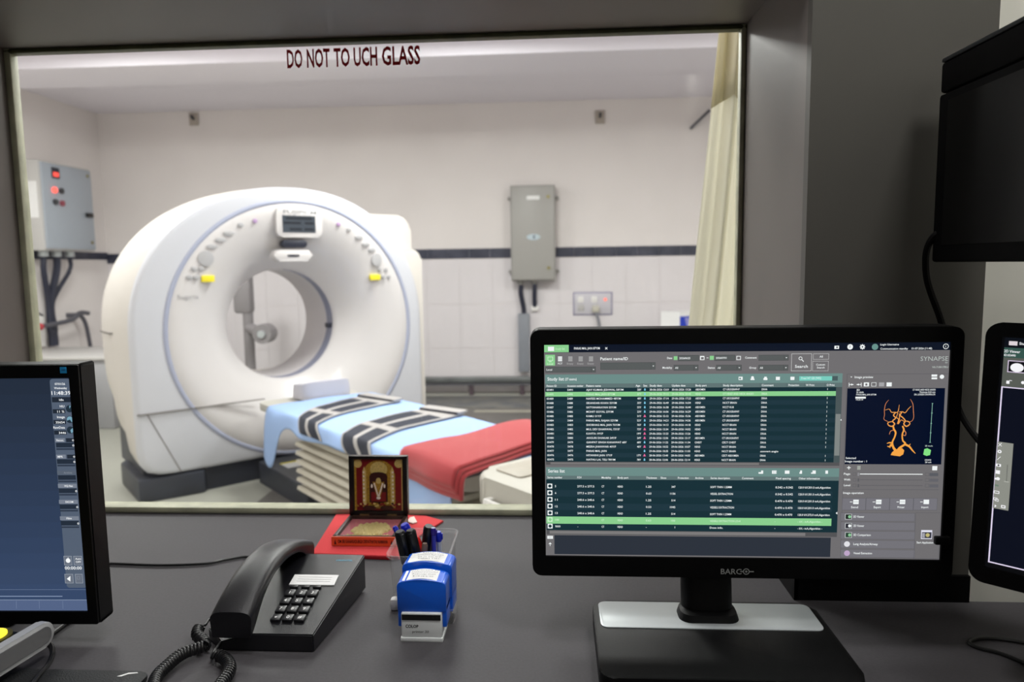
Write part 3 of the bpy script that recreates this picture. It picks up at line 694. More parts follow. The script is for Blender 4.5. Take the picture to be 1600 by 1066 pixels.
# ------------------------------------------------------------------ monitors
class Panel:
    """flat screen of a monitor: maps photo pixels to the screen's own metres"""
    def __init__(s, loc, yaw, M):
        s.W = Matrix.Translation(loc) @ Matrix.Rotation(yaw, 4, 'Z') @ M; s.I = s.W.inverted()
    def at(s, px, py):
        o = s.I @ EYE; d = s.I.to_3x3() @ ray(px, py); k = -o.y / d.y; p = o + d * k; return p.x, p.z
class UI:
    def __init__(s, panel, M): s.p = panel; s.g = G(M); s.lay = 0
    def y(s, l): return -.0006 - .00004 * l
    def rl(s, x0, z0, x1, z1, col, l=1, k=1.0):
        y = s.y(l); s.g.face([(x0, y, z0), (x1, y, z0), (x1, y, z1), (x0, y, z1)], emis(col, k))
    def r(s, a, b, col, l=1, k=1.0):
        x0, z1 = s.p.at(*a); x1, z0 = s.p.at(*b); s.rl(x0, z0, x1, z1, col, l, k)
    def box(s, a, b, col, l=2, t=.0004):
        x0, z1 = s.p.at(*a); x1, z0 = s.p.at(*b)
        s.rl(x0, z0, x1, z0 + t, col, l); s.rl(x0, z1 - t, x1, z1, col, l); s.rl(x0, z0, x0 + t, z1, col, l); s.rl(x1 - t, z0, x1, z1, col, l)
    def t(s, txt, a, h, col=(245, 248, 248), w=None, l=5, al='L', bold=.012):   # a = baseline pixel, h px cap height, w px width
        x, z = s.p.at(*a); sc_ = s.p.at(a[0] + 10, a[1])[0] - x; sz = z - s.p.at(a[0], a[1] + 10)[1]
        put_text(s.g, txt, emis(col), Matrix.Translation((x, s.y(l), z)) @ Matrix.Rotation(PI / 2, 4, 'X'), h * sz / 10, (w * sc_ / 10) if w else None, al, bold)
    def tl(s, txt, x, z, h, col=(245, 248, 248), w=None, l=5, al='L', bold=.012):
        put_text(s.g, txt, emis(col), Matrix.Translation((x, s.y(l), z)) @ Matrix.Rotation(PI / 2, 4, 'X'), h, w, al, bold)
    def disc(s, c, r, col, l=4, n=20, r2=None):
        x, z = s.p.at(*c); rx = s.p.at(c[0] + r, c[1])[0] - x; y = s.y(l); rz = rx if r2 is None else rx * r2
        s.g.face([(x + rx * math.cos(2 * PI * i / n), y, z + rz * math.sin(2 * PI * i / n)) for i in range(n)], emis(col))
    def line(s, pts, wpx, col, l=5):
        P = [Vector(s.p.at(*p)) for p in pts]; k = s.p.at(pts[0][0] + 1, pts[0][1])[0] - P[0].x; y = s.y(l)
        ws = wpx if isinstance(wpx, (list, tuple)) else [wpx] * len(P); L = []; Rr = []
        for i, p in enumerate(P):
            d = (P[min(i + 1, len(P) - 1)] - P[max(i - 1, 0)]); d = d.normalized() if d.length > 1e-9 else Vector((1, 0)); n = Vector((-d.y, d.x)) * ws[i] * k / 2
            L.append((p.x + n.x, y, p.y + n.y)); Rr.append((p.x - n.x, y, p.y - n.y))
        for i in range(len(P) - 1): s.g.face([L[i], L[i + 1], Rr[i + 1], Rr[i]], emis(col))
    def poly(s, pts, col, l=4):
        s.g.face([(q[0], s.y(l), q[1]) for q in (s.p.at(*p) for p in pts)], emis(col))

def housing(t, M, x0, z0, x1, z1, bl, bt, br, bb, depth, r, mat_b=BEZEL, cab=BLACK, rim=True):
    """x0..x1,z0..z1 = lit screen; borders left, top, right, bottom; local y=0 is the screen"""
    X0, X1, Z0, Z1 = x0 - bl, x1 + br, z0 - bb, z1 + bt
    RX = Matrix.Rotation(PI / 2, 4, 'X')
    g = G(M); g.prism(rrect(X0, Z0, X1, Z1, r, 6), -depth, -.0012, cab, RX, .0025)
    g.prism(rrect(X0 + .05, Z0 + .04, X1 - .05, Z1 - .04, .02, 4), -depth - .03, -depth + .002, cab, RX, .008)
    g.build('housing', t)
    g = G(M)    # front bezel as four bars with rounded outer shape
    out = rrect(X0 + .0005, Z0 + .0005, X1 - .0005, Z1 - .0005, r, 6); inn = []
    for (x, z) in out: inn.append((min(max(x, x0), x1), min(max(z, z0), z1)))
    rings = [[Vector((x, -.001, z)) for x, z in out], [Vector((x, -.004, z)) for x, z in [(X0 + (a - X0) * 1, b) for a, b in out]], [Vector((x, -.004, z)) for x, z in inn], [Vector((x, -.0002, z)) for x, z in inn]]
    g.loft(rings, mat_b, cap=False); g.build('bezel', t)
    g = G(M); g.face([(x0, -.0004, z0), (x1, -.0004, z0), (x1, -.0004, z1), (x0, -.0004, z1)], emis((14, 16, 22)))
    return g.build('screen', t, smooth=False)

# --- main monitor
def main_monitor():
    YS = .905; k = YS / .93
    p = lambda px, py: hit(px, py, 1, YS)
    bx = .205
    t = thing('computer_monitor', 'black widescreen monitor facing the seat, showing patient study list', 'monitor', (bx, YS, .75))
    Wd = Matrix()
    P = Panel((bx, YS, .75), 0, Wd)
    x0, z1 = P.at(850, 538.5); x1, _ = P.at(1484.6, 533.4); _, z0 = P.at(851.8, 867.5)
    a = P.at(828, 515); b = P.at(1502, 908)
    scr = housing(t, Wd, x0, z0, x1, z1, x0 - a[0], a[1] - z1, .0155, z0 - P.at(832, 898)[1], .035, .012)
    u = UI(P, Wd)
    C1 = lambda x, y: (840 + x / 4.846, 520 + y / 4.846); C2 = lambda x, y: (1080 + x / 4.846, 520 + y / 4.846)
    C3 = lambda x, y: (1290 + x / 4.845, 520 + y / 4.845); C4 = lambda x, y: (840 + x / 5.923, 720 + y / 5.923)
    C5 = lambda x, y: (1080 + x / 5.921, 720 + y / 5.921); C6 = lambda x, y: (1290 + x / 4.845, 720 + y / 4.845)
    GR = (112, 110, 112); TEAL = (108, 140, 136); DK = (22, 48, 56); DK2 = (30, 54, 64); GREEN = (138, 206, 142); WH = (240, 245, 245); HDR = (96, 116, 116)
    _, zt = P.at(*C1(47, 150))
    u.rl(x0, z0, x1, z1, GR, 0)                                   # body
    u.rl(x0, zt, x1, z1, (14, 22, 38), 1)                          # title bar
    u.r(C1(50, 93), C1(236, 147), GREEN, 2); u.r(C1(78, 106), C1(125, 138), WH, 3); u.t('Study list', C1(134, 130), 3.6, (190, 235, 190), 15)
    u.t('PARAS MAL JAIN 87Y/M', C1(276, 127), 3.6, WH, 40); u.line([C1(512, 110), C1(528, 126)], .8, WH); u.line([C1(528, 110), C1(512, 126)], .8, WH)
    # toolbar
    u.r(C1(58, 167), C1(132, 248), GREEN, 2); u.box(C1(76, 182), C1(116, 212), (225, 250, 225), 4, .0005); u.line([C1(86, 219), C1(106, 219)], 1, (225, 250, 225)); u.t('Local', C1(73, 243), 3, (215, 245, 215), 9)
    for k_, (x, s_, c) in enumerate(((154, 'FCT', WH), (232, 'Empty', (165, 165, 165)), (310, 'Empty', (165, 165, 165)), (388, 'Empty', (165, 165, 165)))):
        for yy in (180, 193, 206): u.r(C1(x, yy), C1(x + 32, yy + 10), c, 3)
        u.t(s_, C1(x - (0 if k_ == 0 else 10), 240), 2.8, c, 7 if k_ == 0 else 10)
    def combo(A, B, txt=None, arrow=True):
        u.r(A, B, (88, 92, 92), 2); u.box(A, B, (60, 62, 64), 3, .0003)
        if arrow:
            cx = B[0] - 3.4; cy = (A[1] + B[1]) / 2; u.poly([(cx - 1.4, cy - .7), (cx + 1.4, cy - .7), (cx, cy + .9)], WH, 4); u.line([(B[0] - 7, A[1]), (B[0] - 7, B[1])], .4, (60, 62, 64), 4)
        if txt: u.t(txt, (A[0] + 2, (A[1] + B[1]) / 2 + 1.6), 3, WH)
    combo(C1(58, 258), C1(440, 300), 'Local'); combo(C1(475, 226), C1(892, 278)); u.t('Patient name/ID', C1(475, 208), 4.6, WH, 43)
    u.t('Date', C1(980, 199), 3.2, WH, 8); u.r(C1(1030, 178), C1(1058, 206), GREEN, 3); combo(C1(1062, 170), C1(1222, 214), '20260625', False)
    u.box(C1(1232, 180), C1(1262, 206), WH, 4, .0007); u.line([C2(115, 190), C2(130, 190)], .8, WH); u.r(C2(140, 175), C2(170, 205), GREEN, 3); combo(C2(176, 168), C2(332, 212), '20260701', False)
    u.box(C2(342, 176), C2(374, 206), WH, 4, .0007); u.box(C2(66, 176), C2(98, 206), WH, 4, .0007)
    u.t('Modality', C1(945, 272), 3.2, WH, 15); combo(C1(1030, 244), C1(1216, 286), 'All'); u.t('Status', C2(124, 272), 3.2, WH, 11); combo(C2(188, 244), C2(380, 286), 'All')
    u.t('Comment', C2(407, 196), 3.2, WH, 18); combo(C2(510, 168), C2(736, 210)); u.t('Group', C2(438, 272), 3.2, WH, 11); combo(C2(508, 244), C2(732, 286), 'All')
    u.box(C2(758, 158), C2(908, 290), (200, 200, 200), 4, .0005); u.t('Search', C2(784, 265), 4.4, WH, 20)
    for i in range(16):
        pass
    cc = C2(826, 194); u.disc(cc, 2.9, WH, 4); u.disc(cc, 2.0, GR, 5); u.line([C2(836, 204), C2(850, 218)], 1.2, WH)
    u.box(C2(922, 158), C2(1040, 202), (200, 200, 200), 4, .0004); u.t('All', C2(970, 188), 3.2, WH); u.box(C2(918, 214), C2(1036, 290), (200, 200, 200), 4, .0004)
    u.t('Custom', C2(944, 248), 2.8, WH, 14); u.t('Search', C2(950, 270), 2.8, WH, 12)
    # title bar icons
    cx = C3(85, 110); u.r((cx[0] - 4, cx[1] - 2.4), (cx[0] + 3, cx[1] + 2.6), WH, 3); u.disc(cx, 1.3, (14, 22, 38), 4)
    u.disc(C3(184, 107), 4.4, WH, 4); u.t('?', C3(179, 115), 3.8, (14, 22, 38), l=6)
    cc = C3(277, 107); u.disc(cc, 3.2, WH, 4); u.disc(cc, 1.2, (14, 22, 38), 5)
    for i in range(8):
        a_ = i * PI / 4; u.line([(cc[0] + 2.5 * math.cos(a_), cc[1] + 2.5 * math.sin(a_)), (cc[0] + 4.3 * math.cos(a_), cc[1] + 4.3 * math.sin(a_))], 1.3, WH)
    u.disc(C3(372, 107), 5, (104, 146, 140), 4); u.t('Login Username', C3(412, 96), 3, WH, 29); u.t('Communication standby', C3(412, 128), 3, WH, 43); u.t('01-07-2026 (11:48)', C3(648, 126), 3, WH, 32)
    u.disc(C3(908, 103), 4.4, WH, 4); u.disc(C3(908, 103), 3.5, (14, 22, 38), 5); u.t('i', C3(905, 111), 3.8, WH, l=7)
    u.t('SYNAPSE', C3(716, 213), 7, (190, 200, 195), 43, bold=-.01); u.t('3D', C3(902, 230), 2, (190, 200, 195), 4); u.t('V6.7.0017EU', C3(803, 267), 3, (190, 200, 195), 25)
    # study list panel
    X0, Zp1 = P.at(*C1(57, 317)); X1_, Zp0 = P.at(*C2(1120, 1010)); X1r = P.at(*C2(1093, 480))[0]
    zh = P.at(*C1(57, 386))[1]; zc = P.at(*C1(57, 418))[1]; zend = P.at(*C1(57, 975))[1]
    u.rl(X0, zh, X1_, Zp1, TEAL, 1); u.rl(X0, zc, X1_, zh, HDR, 1); u.rl(X0, zend, X1_, zc, DK, 1)
    u.rl(X0, P.at(*C1(57, 1000))[1], X1_, zend, (84, 84, 86), 1); u.rl(X0 + .006, P.at(*C1(57, 996))[1], X0 + .27, P.at(*C1(57, 980))[1], (120, 118, 118), 2)
    u.t('Study list', C1(74, 362), 5, WH, 26); u.t('(27 exams)', C1(208, 360), 3.8, WH, 18)
    r0 = P.at(*C1(68, 440))[1]; r16 = P.at(*C1(68, 966))[1]; dz = (r16 - r0) / 16
    px = lambda f, x, y=402: P.at(*f(x, y))[0]
    cols = [px(C1, 68), px(C1, 225), px(C1, 368), px(C1, 786), px(C1, 812), px(C1, 848), px(C1, 1016), px(C2, 32), px(C2, 240), px(C2, 533), px(C2, 1030)]
    rows = [('05491', '5491', 'AJAY KUMAR JESHWAL 58Y/M', '58Y', 0, '30-06-2026 13:01', '30-06-2026 13:26', 'ABDOMEN', 'CT UROGRAPHY', 'DRAA', '1'),
            ('05490', '5490', 'PARAS MAL JAIN 87Y/M', '87Y', 0, '29-06-2026 19:12', '29-06-2026 20:45', 'HEAD', 'CT HEAD AND NECK ANGIO', 'DRAA', '1'),
            ('05489', '5489', 'NAFEES MOHAMMED 48Y/M', '48Y', 0, '29-06-2026 17:14', '29-06-2026 17:23', 'ABDOMEN', 'CT UROGRAPHY', 'DRAA', '1'),
            ('05488', '5488', 'SIKANDAR KHAN 35Y/M', '35Y', 0, '29-06-2026 16:49', '29-06-2026 16:54', 'HEAD', 'NCCT BRAIN', 'DRAA', '1'),
            ('05487', '5487', 'SATYANARAYAN 55Y/M', '55Y', 0, '29-06-2026 16:38', '29-06-2026 16:44', 'ABDOMEN', 'NCCT KUB', 'DRAA', '1'),
            ('05486', '5486', 'MOHIT GOYAL 23Y/M', '23Y', 0, '29-06-2026 16:06', '29-06-2026 16:29', 'ABDOMEN', 'CT UROGRAPHY', 'DRAA', '1'),
            ('05485', '5485', 'KAMLI 31Y/F', '31Y', 1, '29-06-2026 15:12', '29-06-2026 15:36', 'ABDOMEN', 'CT UROGRAPHY', 'DRAA', '1'),
            ('05484', '5484', 'PARAS MAL RAJAN 52Y/M', '52Y', 0, '29-06-2026 14:21', '29-06-2026 14:36', 'ABDOMEN', 'CT UROGRAPHY', 'DRAA', '1'),
            ('05483', '5483', 'SHOBHAG MAL JAIN 76Y/M', '76Y', 0, '29-06-2026 14:13', '29-06-2026 14:18', 'HEAD', 'NCCT BRAIN', 'DRAA', '1'),
            ('05482', '5482', 'MUL DEV DHARWAL 73Y/F', '73Y', 1, '29-06-2026 13:34', '29-06-2026 14:02', 'HEAD', 'NCCT BRAIN', 'DRAA', '1'),
            ('05481', '5481', 'KAVITA 19Y/F', '19Y', 1, '29-06-2026 13:23', '29-06-2026 13:26', 'HEAD', 'NCCT BRAIN', 'DRAA', '1'),
            ('05480', '5480', 'ANGURI DHAKAR 24Y/F', '24Y', 1, '29-06-2026 12:56', '29-06-2026 13:17', 'ABDOMEN', 'CT UROGRAPHY', 'DRAA', '1'),
            ('05479', '5479', 'GANPAT SINGH KANAWAT 68Y', '68Y', 0, '29-06-2026 11:22', '29-06-2026 11:34', 'CHEST', 'CECT CHEST', 'DRAA', '1'),
            ('05478', '5478', 'MEERA JHANWAR 40Y/F', '40Y', 1, '29-06-2026 10:52', '29-06-2026 10:57', 'HEAD', 'NCCT BRAIN', 'DRAA', '1'),
            ('05477', '5477', 'PARAS MAL JAIN', '', 0, '29-06-2026 10:35', '29-06-2026 11:03', 'HEAD', 'NCCT BRAIN', 'convert angio', ''),
            ('05476', '5476', 'HITANSHI JAIN 17Y/F', '17Y', 1, '28-06-2026 13:40', '28-06-2026 14:05', 'ABDOMEN', 'CECT ABDOMEN', 'DRAA', '1'),
            ('05475', '5475', 'NATHU LAL TELI 78Y/M', '78Y', 0, '28-06-2026 12:06', '28-06-2026 12:14', 'HEAD', 'NCCT BRAIN', 'DRAA', '1')]
    hh = .00262; px1 = YS / F
    for i, rw in enumerate(rows):
        z = r0 + dz * i
        if i == 1: u.rl(X0, z + dz * .30, X1r, z - dz * .75, GREEN, 2)
        elif i % 2: u.rl(X0, z + dz * .25, X1r, z - dz * .78, DK2, 2)
        cw = (210, 240, 210) if i == 1 else WH
        for j, s_ in enumerate(rw):
            if j == 4:
                c = (235, 110, 160) if s_ else (130, 205, 235); u.rl(cols[4] - .001, z, cols[4] + .001, z + hh * .7, c, 4); u.rl(cols[4] - .0006, z + hh * .75, cols[4] + .0006, z + hh * 1.15, c, 4)
                if s_: u.rl(cols[4] - .0016, z, cols[4] + .0016, z + hh * .3, c, 4)
                continue
            if s_:
                wv = len(s_) * hh * .66 if j != 2 and len(s_) > 1 else None
                if j in (5, 6): wv = 29.5 * px1
                u.tl(s_, cols[j], z, hh * .95, cw, wv, al='R' if j == 3 else 'L')
    heads = [('Patient ID', 68, C1, 16), ('Accession number', 225, C1, 25), ('Patient name', 368, C1, 23), ('Age', 742, C1, 7), ('Sex', 800, C1, 6), ('Study date', 848, C1, 19), ('Update date', 1016, C1, 21), ('Body part', 32, C2, 17), ('Study description', 240, C2, 30), ('Comment', 533, C2, 18), ('Protection', 735, C2, 16), ('W Print', 866, C2, 13), ('O Print', 1024, C2, 12)]
    zb = zc + (zh - zc) * .25
    for s_, x, f, w_ in heads: u.tl(s_, px(f, x), zb, hh, WH, w_ * px1)
    for x, f in ((730, C1), (790, C1), (838, C1), (1008, C1), (1184, C1), (226, C2), (520, C2), (720, C2), (855, C2), (1010, C2)): u.rl(px(f, x), zc, px(f, x) + .0003, zh, (70, 84, 84), 3)
    for x in (358, 448, 546, 640, 750):   # header icons
        u.r(C2(x, 333), C2(x + 30, 358), WH, 3)
    u.disc(C2(463, 340), 2.4, WH, 4); u.r(C2(446, 333), C2(454, 347), TEAL, 4); u.r(C2(472, 333), C2(480, 347), TEAL, 4)
    u.r(C2(362, 341), C2(376, 352), TEAL, 4); u.r(C2(546, 333), C2(552, 343), TEAL, 4); u.r(C2(571, 333), C2(577, 343), TEAL, 4)
    u.r(C2(818, 330), C2(1066, 362), (120, 205, 190), 2); u.r(C2(1066, 328), C2(1108, 362), (72, 92, 94), 2); u.t('Free/147 GB (94%)', C2(832, 352), 3.6, (205, 240, 232), 31)
    xs = px(C2, 1096); u.rl(xs, zend, X1_, zc, (74, 86, 88), 2); u.rl(xs + .0006, P.at(*C2(1100, 930))[1], X1_ - .0006, P.at(*C2(1100, 615))[1], (128, 134, 132), 3)
    # series list panel
    Zs1 = P.at(*C4(75, 60))[1]; Zsh = P.at(*C4(75, 137))[1]; Zsc = P.at(*C4(75, 172))[1]; Zse = P.at(*C4(75, 640))[1]; zft = P.at(*C4(75, 680))[1]; zfb = P.at(*C4(75, 862))[1]
    u.rl(X0, Zsh, X1_, Zs1, TEAL, 1); u.rl(X0, Zsc, X1_, Zsh, HDR, 1); u.rl(X0, Zse, X1_, Zsc, DK, 1); u.t('Series list', C4(97, 108), 5, WH, 26)
    q0 = P.at(*C4(160, 244))[1]; q6 = P.at(*C4(160, 615))[1]; dq = (q6 - q0) / 6
    sx = [P.at(*C4(x, 240))[0] for x in (90, 160, 367, 592, 740, 1003, 1275)] + [P.at(*C5(x, 250))[0] for x in (176, 778, 992)]
    srows = [('5', '277.5 x 277.5', 'CT', 'HEAD', '1.25', '347', 'SOFT THIN 1.25MM', '0.542 x 0.542', '120.0 kV,301.0 mA,Algorithm'), ('6', '277.5 x 277.5', 'CT', 'HEAD', '0.63', '1156', 'VESSEL EXTRACTION', '0.542 x 0.542', '120.0 kV,301.0 mA,Algorithm'),
             ('11', '240.6 x 240.6', 'CT', 'HEAD', '1.25', '514', 'SOFT THIN 1.25MM', '0.470 x 0.470', '120.0 kV,201.0 mA,Algorithm'), ('12', '240.6 x 240.6', 'CT', 'HEAD', '0.53', '1045', 'VESSELS EXTRACTION', '0.470 x 0.470', '120.0 kV,201.0 mA,Algorithm'),
             ('13', '240.6 x 240.6', 'CT', 'HEAD', '1.25', '514', 'SOFT THIN 1.25MM', '0.470 x 0.470', '120.0 kV,272.0 mA,Algorithm'), ('100', '-', 'CT', 'HEAD', '0.63', '100', 'VESSELS EXTRACTION (Or4', '-', '- kV,- mA,Algorithm -'), ('9000', '-', 'CT', 'HEAD', '-', '1', 'Dose info.', '-', '- kV,- mA,Algorithm -')]
    for i, rw in enumerate(srows):
        z = q0 + dq * i
        if i == 5: u.rl(X0, z + dq * .45, X1r, z - dq * .62, GREEN, 2)
        elif i % 2: u.rl(X0, z + dq * .4, X1r, z - dq * .6, DK2, 2)
        cw = (205, 240, 205) if i == 5 else WH
        s2 = .0030; u.rl(sx[0], z - s2 * .55, sx[0] + .0064, z + s2 * 1.55, cw, 3); 
        cxl, czl = sx[0] + .0032, z + s2 * .5; u.g.face([(cxl + .0021 * math.cos(a_), u.y(4), czl + .0021 * math.sin(a_)) for a_ in [2 * PI * q / 14 for q in range(14)]], emis(DK if i != 5 else GREEN))
        for j, s_ in enumerate(rw): u.tl(s_, sx[j + 1], z, hh, cw, len(s_) * hh * (.64 if j != 8 else .56) if len(s_) > 1 else None, al='R' if j == 5 else 'L')
    zb = Zsc + (Zsh - Zsc) * .3
    for s_, x, f, w_ in (('Series number', 90, C4, 24), ('FOV', 367, C4, 7), ('Modality', 592, C4, 15), ('Body part', 740, C4, 17), ('Thickness', 1003, C4, 17), ('Slices', 1137, C4, 9), ('Protection', 1297, C4, 17), ('Archive', 35, C5, 13), ('Series description', 178, C5, 30), ('Comment', 468, C5, 18), ('Pixel spacing', 782, C5, 23), ('Other information', 994, C5, 32)):
        u.tl(s_, P.at(*f(x, 160))[0], zb, hh, WH, w_ * px1)
    for x in (622, 746, 865, 1000, 1108, 1240): u.r(C5(x, 90), C5(x + 42, 120), WH, 3)
    u.r(C5(622, 90), C5(645, 105), TEAL, 4); u.r(C5(1000, 90), C5(1006, 104), TEAL, 4); u.r(C5(1024, 90), C5(1042, 120), TEAL, 4); u.r(C5(1264, 90), C5(1284, 120), TEAL, 4); u.r(C5(1108, 90), C5(1120, 108), TEAL, 4)
    for xx in (758, 771, 784): u.r(C5(xx, 96), C5(xx + 4, 101), TEAL, 4); u.r(C5(xx, 107), C5(xx + 4, 112), TEAL, 4)
    u.rl(X0, zft, X1_, Zse, (84, 84, 86), 1); u.rl(X0 + .004, zft + .001, X0 + .33, Zse - .0008, (124, 122, 122), 2)
    u.rl(P.at(*C4(155, 700))[0], zfb, X1r, zft - .001, (44, 50, 60), 1); u.r(C4(90, 694), C4(142, 722), WH, 3); u.r(C4(106, 698), C4(109, 718), GR, 4); u.r(C4(122, 698), C4(125, 718), GR, 4)
    u.poly([C4(100, 770), C4(116, 755), C4(132, 770)], WH, 4); u.line([C4(116, 765), C4(116, 788)], .8, WH)
    # image preview panel
    xa, za = P.at(*C3(160, 312)); xb = P.at(*C3(935, 312))[0]
    u.box(C3(160, 312), (C3(932, 420)[0], C6(0, 745)[1]), (86, 84, 90), 2, .0004)
    u.poly([C3(186, 332), C3(200, 332), C3(193, 340)], WH); u.t('Image preview', C3(218, 344), 3.6, WH, 29); u.disc(C3(878, 333), 3.5, WH); u.r(C3(800, 316), C3(842, 332), WH, 3); u.r(C3(800, 338), C3(842, 352), WH, 3)
    for i, x in enumerate((174, 232, 288, 345, 403, 460)):
        c = (165, 165, 168) if i == 4 else WH
        if i < 2: u.line([C3(x, 392), C3(x + 36, 392)], 1, c); u.line([C3(x + (2 if i == 0 else 36), 378), C3(x + (2 if i == 0 else 36), 408)], .9, c); u.poly([C3(x + (36 if i == 0 else 0), 392), C3(x + 18, 384), C3(x + 18, 400)], c)
        elif i == 3: u.box(C3(x, 376), C3(x + 36, 406), c, 4, .0005)
        else: u.r(C3(x, 376), C3(x + 38, 406), c, 3)
    u.r(C3(299, 384), C3(314, 400), GR, 4)
    zi1 = P.at(*C3(160, 421))[1]; zi0 = P.at(*C6(0, 25))[1]; xi0 = P.at(*C3(163, 421))[0]; xi1 = P.at(*C3(902, 425))[0]
    NV = (4, 14, 38); u.rl(xi0 - .0, zi0, xi1, zi1, NV, 2)
    u.t('3D', C3(232, 440), 3, WH, 5); u.t('ID: 05490', C3(232, 457), 2.4, WH, 11); u.t('PARAS MAL JAIN 87Y/M', C3(230, 474), 2.4, WH, 31); u.r(C3(224, 484), C3(302, 498), WH, 4); u.t('14:25:14', C3(228, 512), 2.4, WH, 11)
    u.t('CT HEAD AND NECK ANGIO', C3(830, 437), 2.6, WH, 36, al='R'); u.t('Thickness 0.63 mm', C3(828, 455), 2.6, WH, 25, al='R'); u.t('DR. LOKESH CHOPRA DR', C3(828, 473), 2.6, WH, 33, al='R')
    u.t('Selected', C3(150, 955), 3, WH, 16); u.t('Image number : 1', C3(145, 980), 3.2, WH, 34); u.t('3D mode', C3(750, 861), 2.2, (200, 220, 210), 12); u.t('C52/W20', C3(748, 968), 2.2, WH, 10); u.t('28 mA', C3(750, 985), 2.2, WH, 10)
    SG = (150, 205, 185); u.line([C3(806, 535), C3(788, 830)], .7, SG)
    for yy, xx in ((535, 806), (608, 802), (686, 797), (757, 793), (830, 788)): u.line([C3(xx - 6, yy), C3(xx + 7, yy)], .7, SG)
    u.poly([C3(745, 880), C3(768, 874), C3(796, 888), C3(788, 925), C3(762, 932), C3(737, 922)], (130, 225, 130)); 
    OR = (240, 160, 80); OR2 = (225, 140, 90); OR3 = (245, 165, 70)
    V = [([(475, 508), (452, 540), (443, 585), (444, 620), (440, 655), (470, 672)], [.5, .8, .9, .8, .7, .7], OR2), ([(640, 503), (658, 540), (662, 590), (664, 640), (650, 668), (620, 675)], [.4, .9, .9, .8, .7, .7], OR2),
         ([(450, 585), (480, 578), (495, 600), (520, 602), (545, 598), (556, 545)], [.6, .9, 1.2, 1.3, 1.2, .6], OR), ([(556, 600), (580, 598), (600, 605), (625, 575), (645, 556)], [1.2, 1.3, 1.2, 1, .7], OR),
         ([(528, 602), (512, 625), (528, 645), (505, 668), (520, 690), (500, 708), (475, 700), (470, 680), (500, 672)], [1.6, 1.8, 1.8, 1.8, 2, 2, 1.6, 1.4, 1.2], OR), ([(575, 600), (562, 625), (580, 640), (600, 665), (590, 690), (610, 708), (635, 690), (625, 672), (600, 668)], [1.6, 1.8, 1.8, 1.8, 2, 2, 1.6, 1.4, 1.2], OR),
         ([(545, 605), (535, 640), (550, 655), (540, 690)], [1, 1.2, 1.2, 1], OR), ([(556, 610), (556, 655), (548, 690), (570, 660), (592, 672)], [1, 1.4, 1.2, 1, 1], OR),
         ([(508, 700), (515, 730), (528, 755), (520, 790), (503, 830), (512, 870), (540, 905)], [2.4, 2.8, 2.8, 2.4, 2.8, 3.6, 5], OR3), ([(580, 705), (590, 735), (578, 770), (582, 815), (600, 840), (560, 870), (545, 890)], [2.4, 2.6, 2.2, 2.4, 3, 3.6, 4.5], OR3),
         ([(590, 735), (605, 755), (600, 778), (580, 770)], [1, 1.2, 1, .8], OR2), ([(515, 735), (490, 745), (480, 770)], [1, 1, .7], OR2),
         ([(600, 845), (630, 860), (655, 890), (677, 913)], [3.4, 3, 2.2, 1], OR3), ([(503, 835), (480, 832), (462, 838)], [3, 2, 1], OR3), ([(500, 850), (480, 862), (465, 858)], [2.6, 2, 1], OR3), ([(505, 845), (488, 850), (485, 872)], [2.6, 2, 1], OR3), ([(625, 860), (640, 840)], [2, .6], OR3)]
    for pts, ws, c in V:
        sm = spline([(a_, b_, w_) for (a_, b_), w_ in zip(pts, ws)], 6); u.line([C3(q.x, q.y) for q in sm], [max(.5, q.z) for q in sm], c, 5)
    u.poly([C3(490, 925), C3(500, 905), C3(530, 880), C3(545, 885), C3(575, 872), C3(593, 890), C3(585, 920), C3(560, 935), C3(520, 930)], OR3, 6)
    # sliders and buttons
    u.line([C6(160, 52), C6(188, 52)], 1.2, WH); u.line([C6(174, 40), C6(174, 66)], 1.2, WH); u.r(C6(238, 38), C6(262, 68), (160, 165, 158), 3); u.r(C6(806, 40), C6(842, 72), WH, 3)
    for i, (s_, yy) in enumerate((('Page', 106), ('Width', 149), ('Level', 192))):
        u.t(s_, C6(136, yy), 3.2, WH, 10); u.line([C6(258, yy - 6), C6(732, yy - 4)], 1.3 if i == 0 else .5, WH if i == 0 else (76, 76, 82)); u.r(C6(240, yy - 16), C6(252, yy + 8), (140, 140, 145) if i == 0 else (92, 92, 96), 6)
        u.box(C6(205, yy - 16), C6(230, yy + 6), (84, 84, 88), 3, .0003); u.r(C6(785, yy - 14), C6(850, yy + 10), (90, 92, 98) if i == 0 else (100, 100, 106), 3); u.box(C6(752, yy - 16), C6(780, yy + 8), (84, 84, 88), 3, .0003)
    u.t('Image operation', C6(131, 250), 3.4, WH, 32); u.rl(P.at(*C6(125, 215))[0], P.at(*C6(125, 217))[1], P.at(*C6(855, 215))[0], P.at(*C6(125, 215))[1], (84, 84, 90), 3)
    for i, (s_, x) in enumerate((('Send', 190), ('Export', 362), ('Printer', 542), ('Import', 722))):
        u.r(C6(125 + i * 180, 282), C6(300 + i * 180, 374), (118, 117, 124), 2); u.box(C6(125 + i * 180, 282), C6(300 + i * 180, 374), (84, 84, 90), 3, .0003); u.t(s_, C6(x, 358), 3.2, WH, 11)
        u.r(C6(x + 18, 294), C6(x + 58, 328), WH, 4); u.line([C6(x - 8, 311), C6(x + 12, 311)], 1, WH)
        if i != 3: u.line([C6(x + 20, 311), C6(x + 56, 311)], .5, GR, 6)
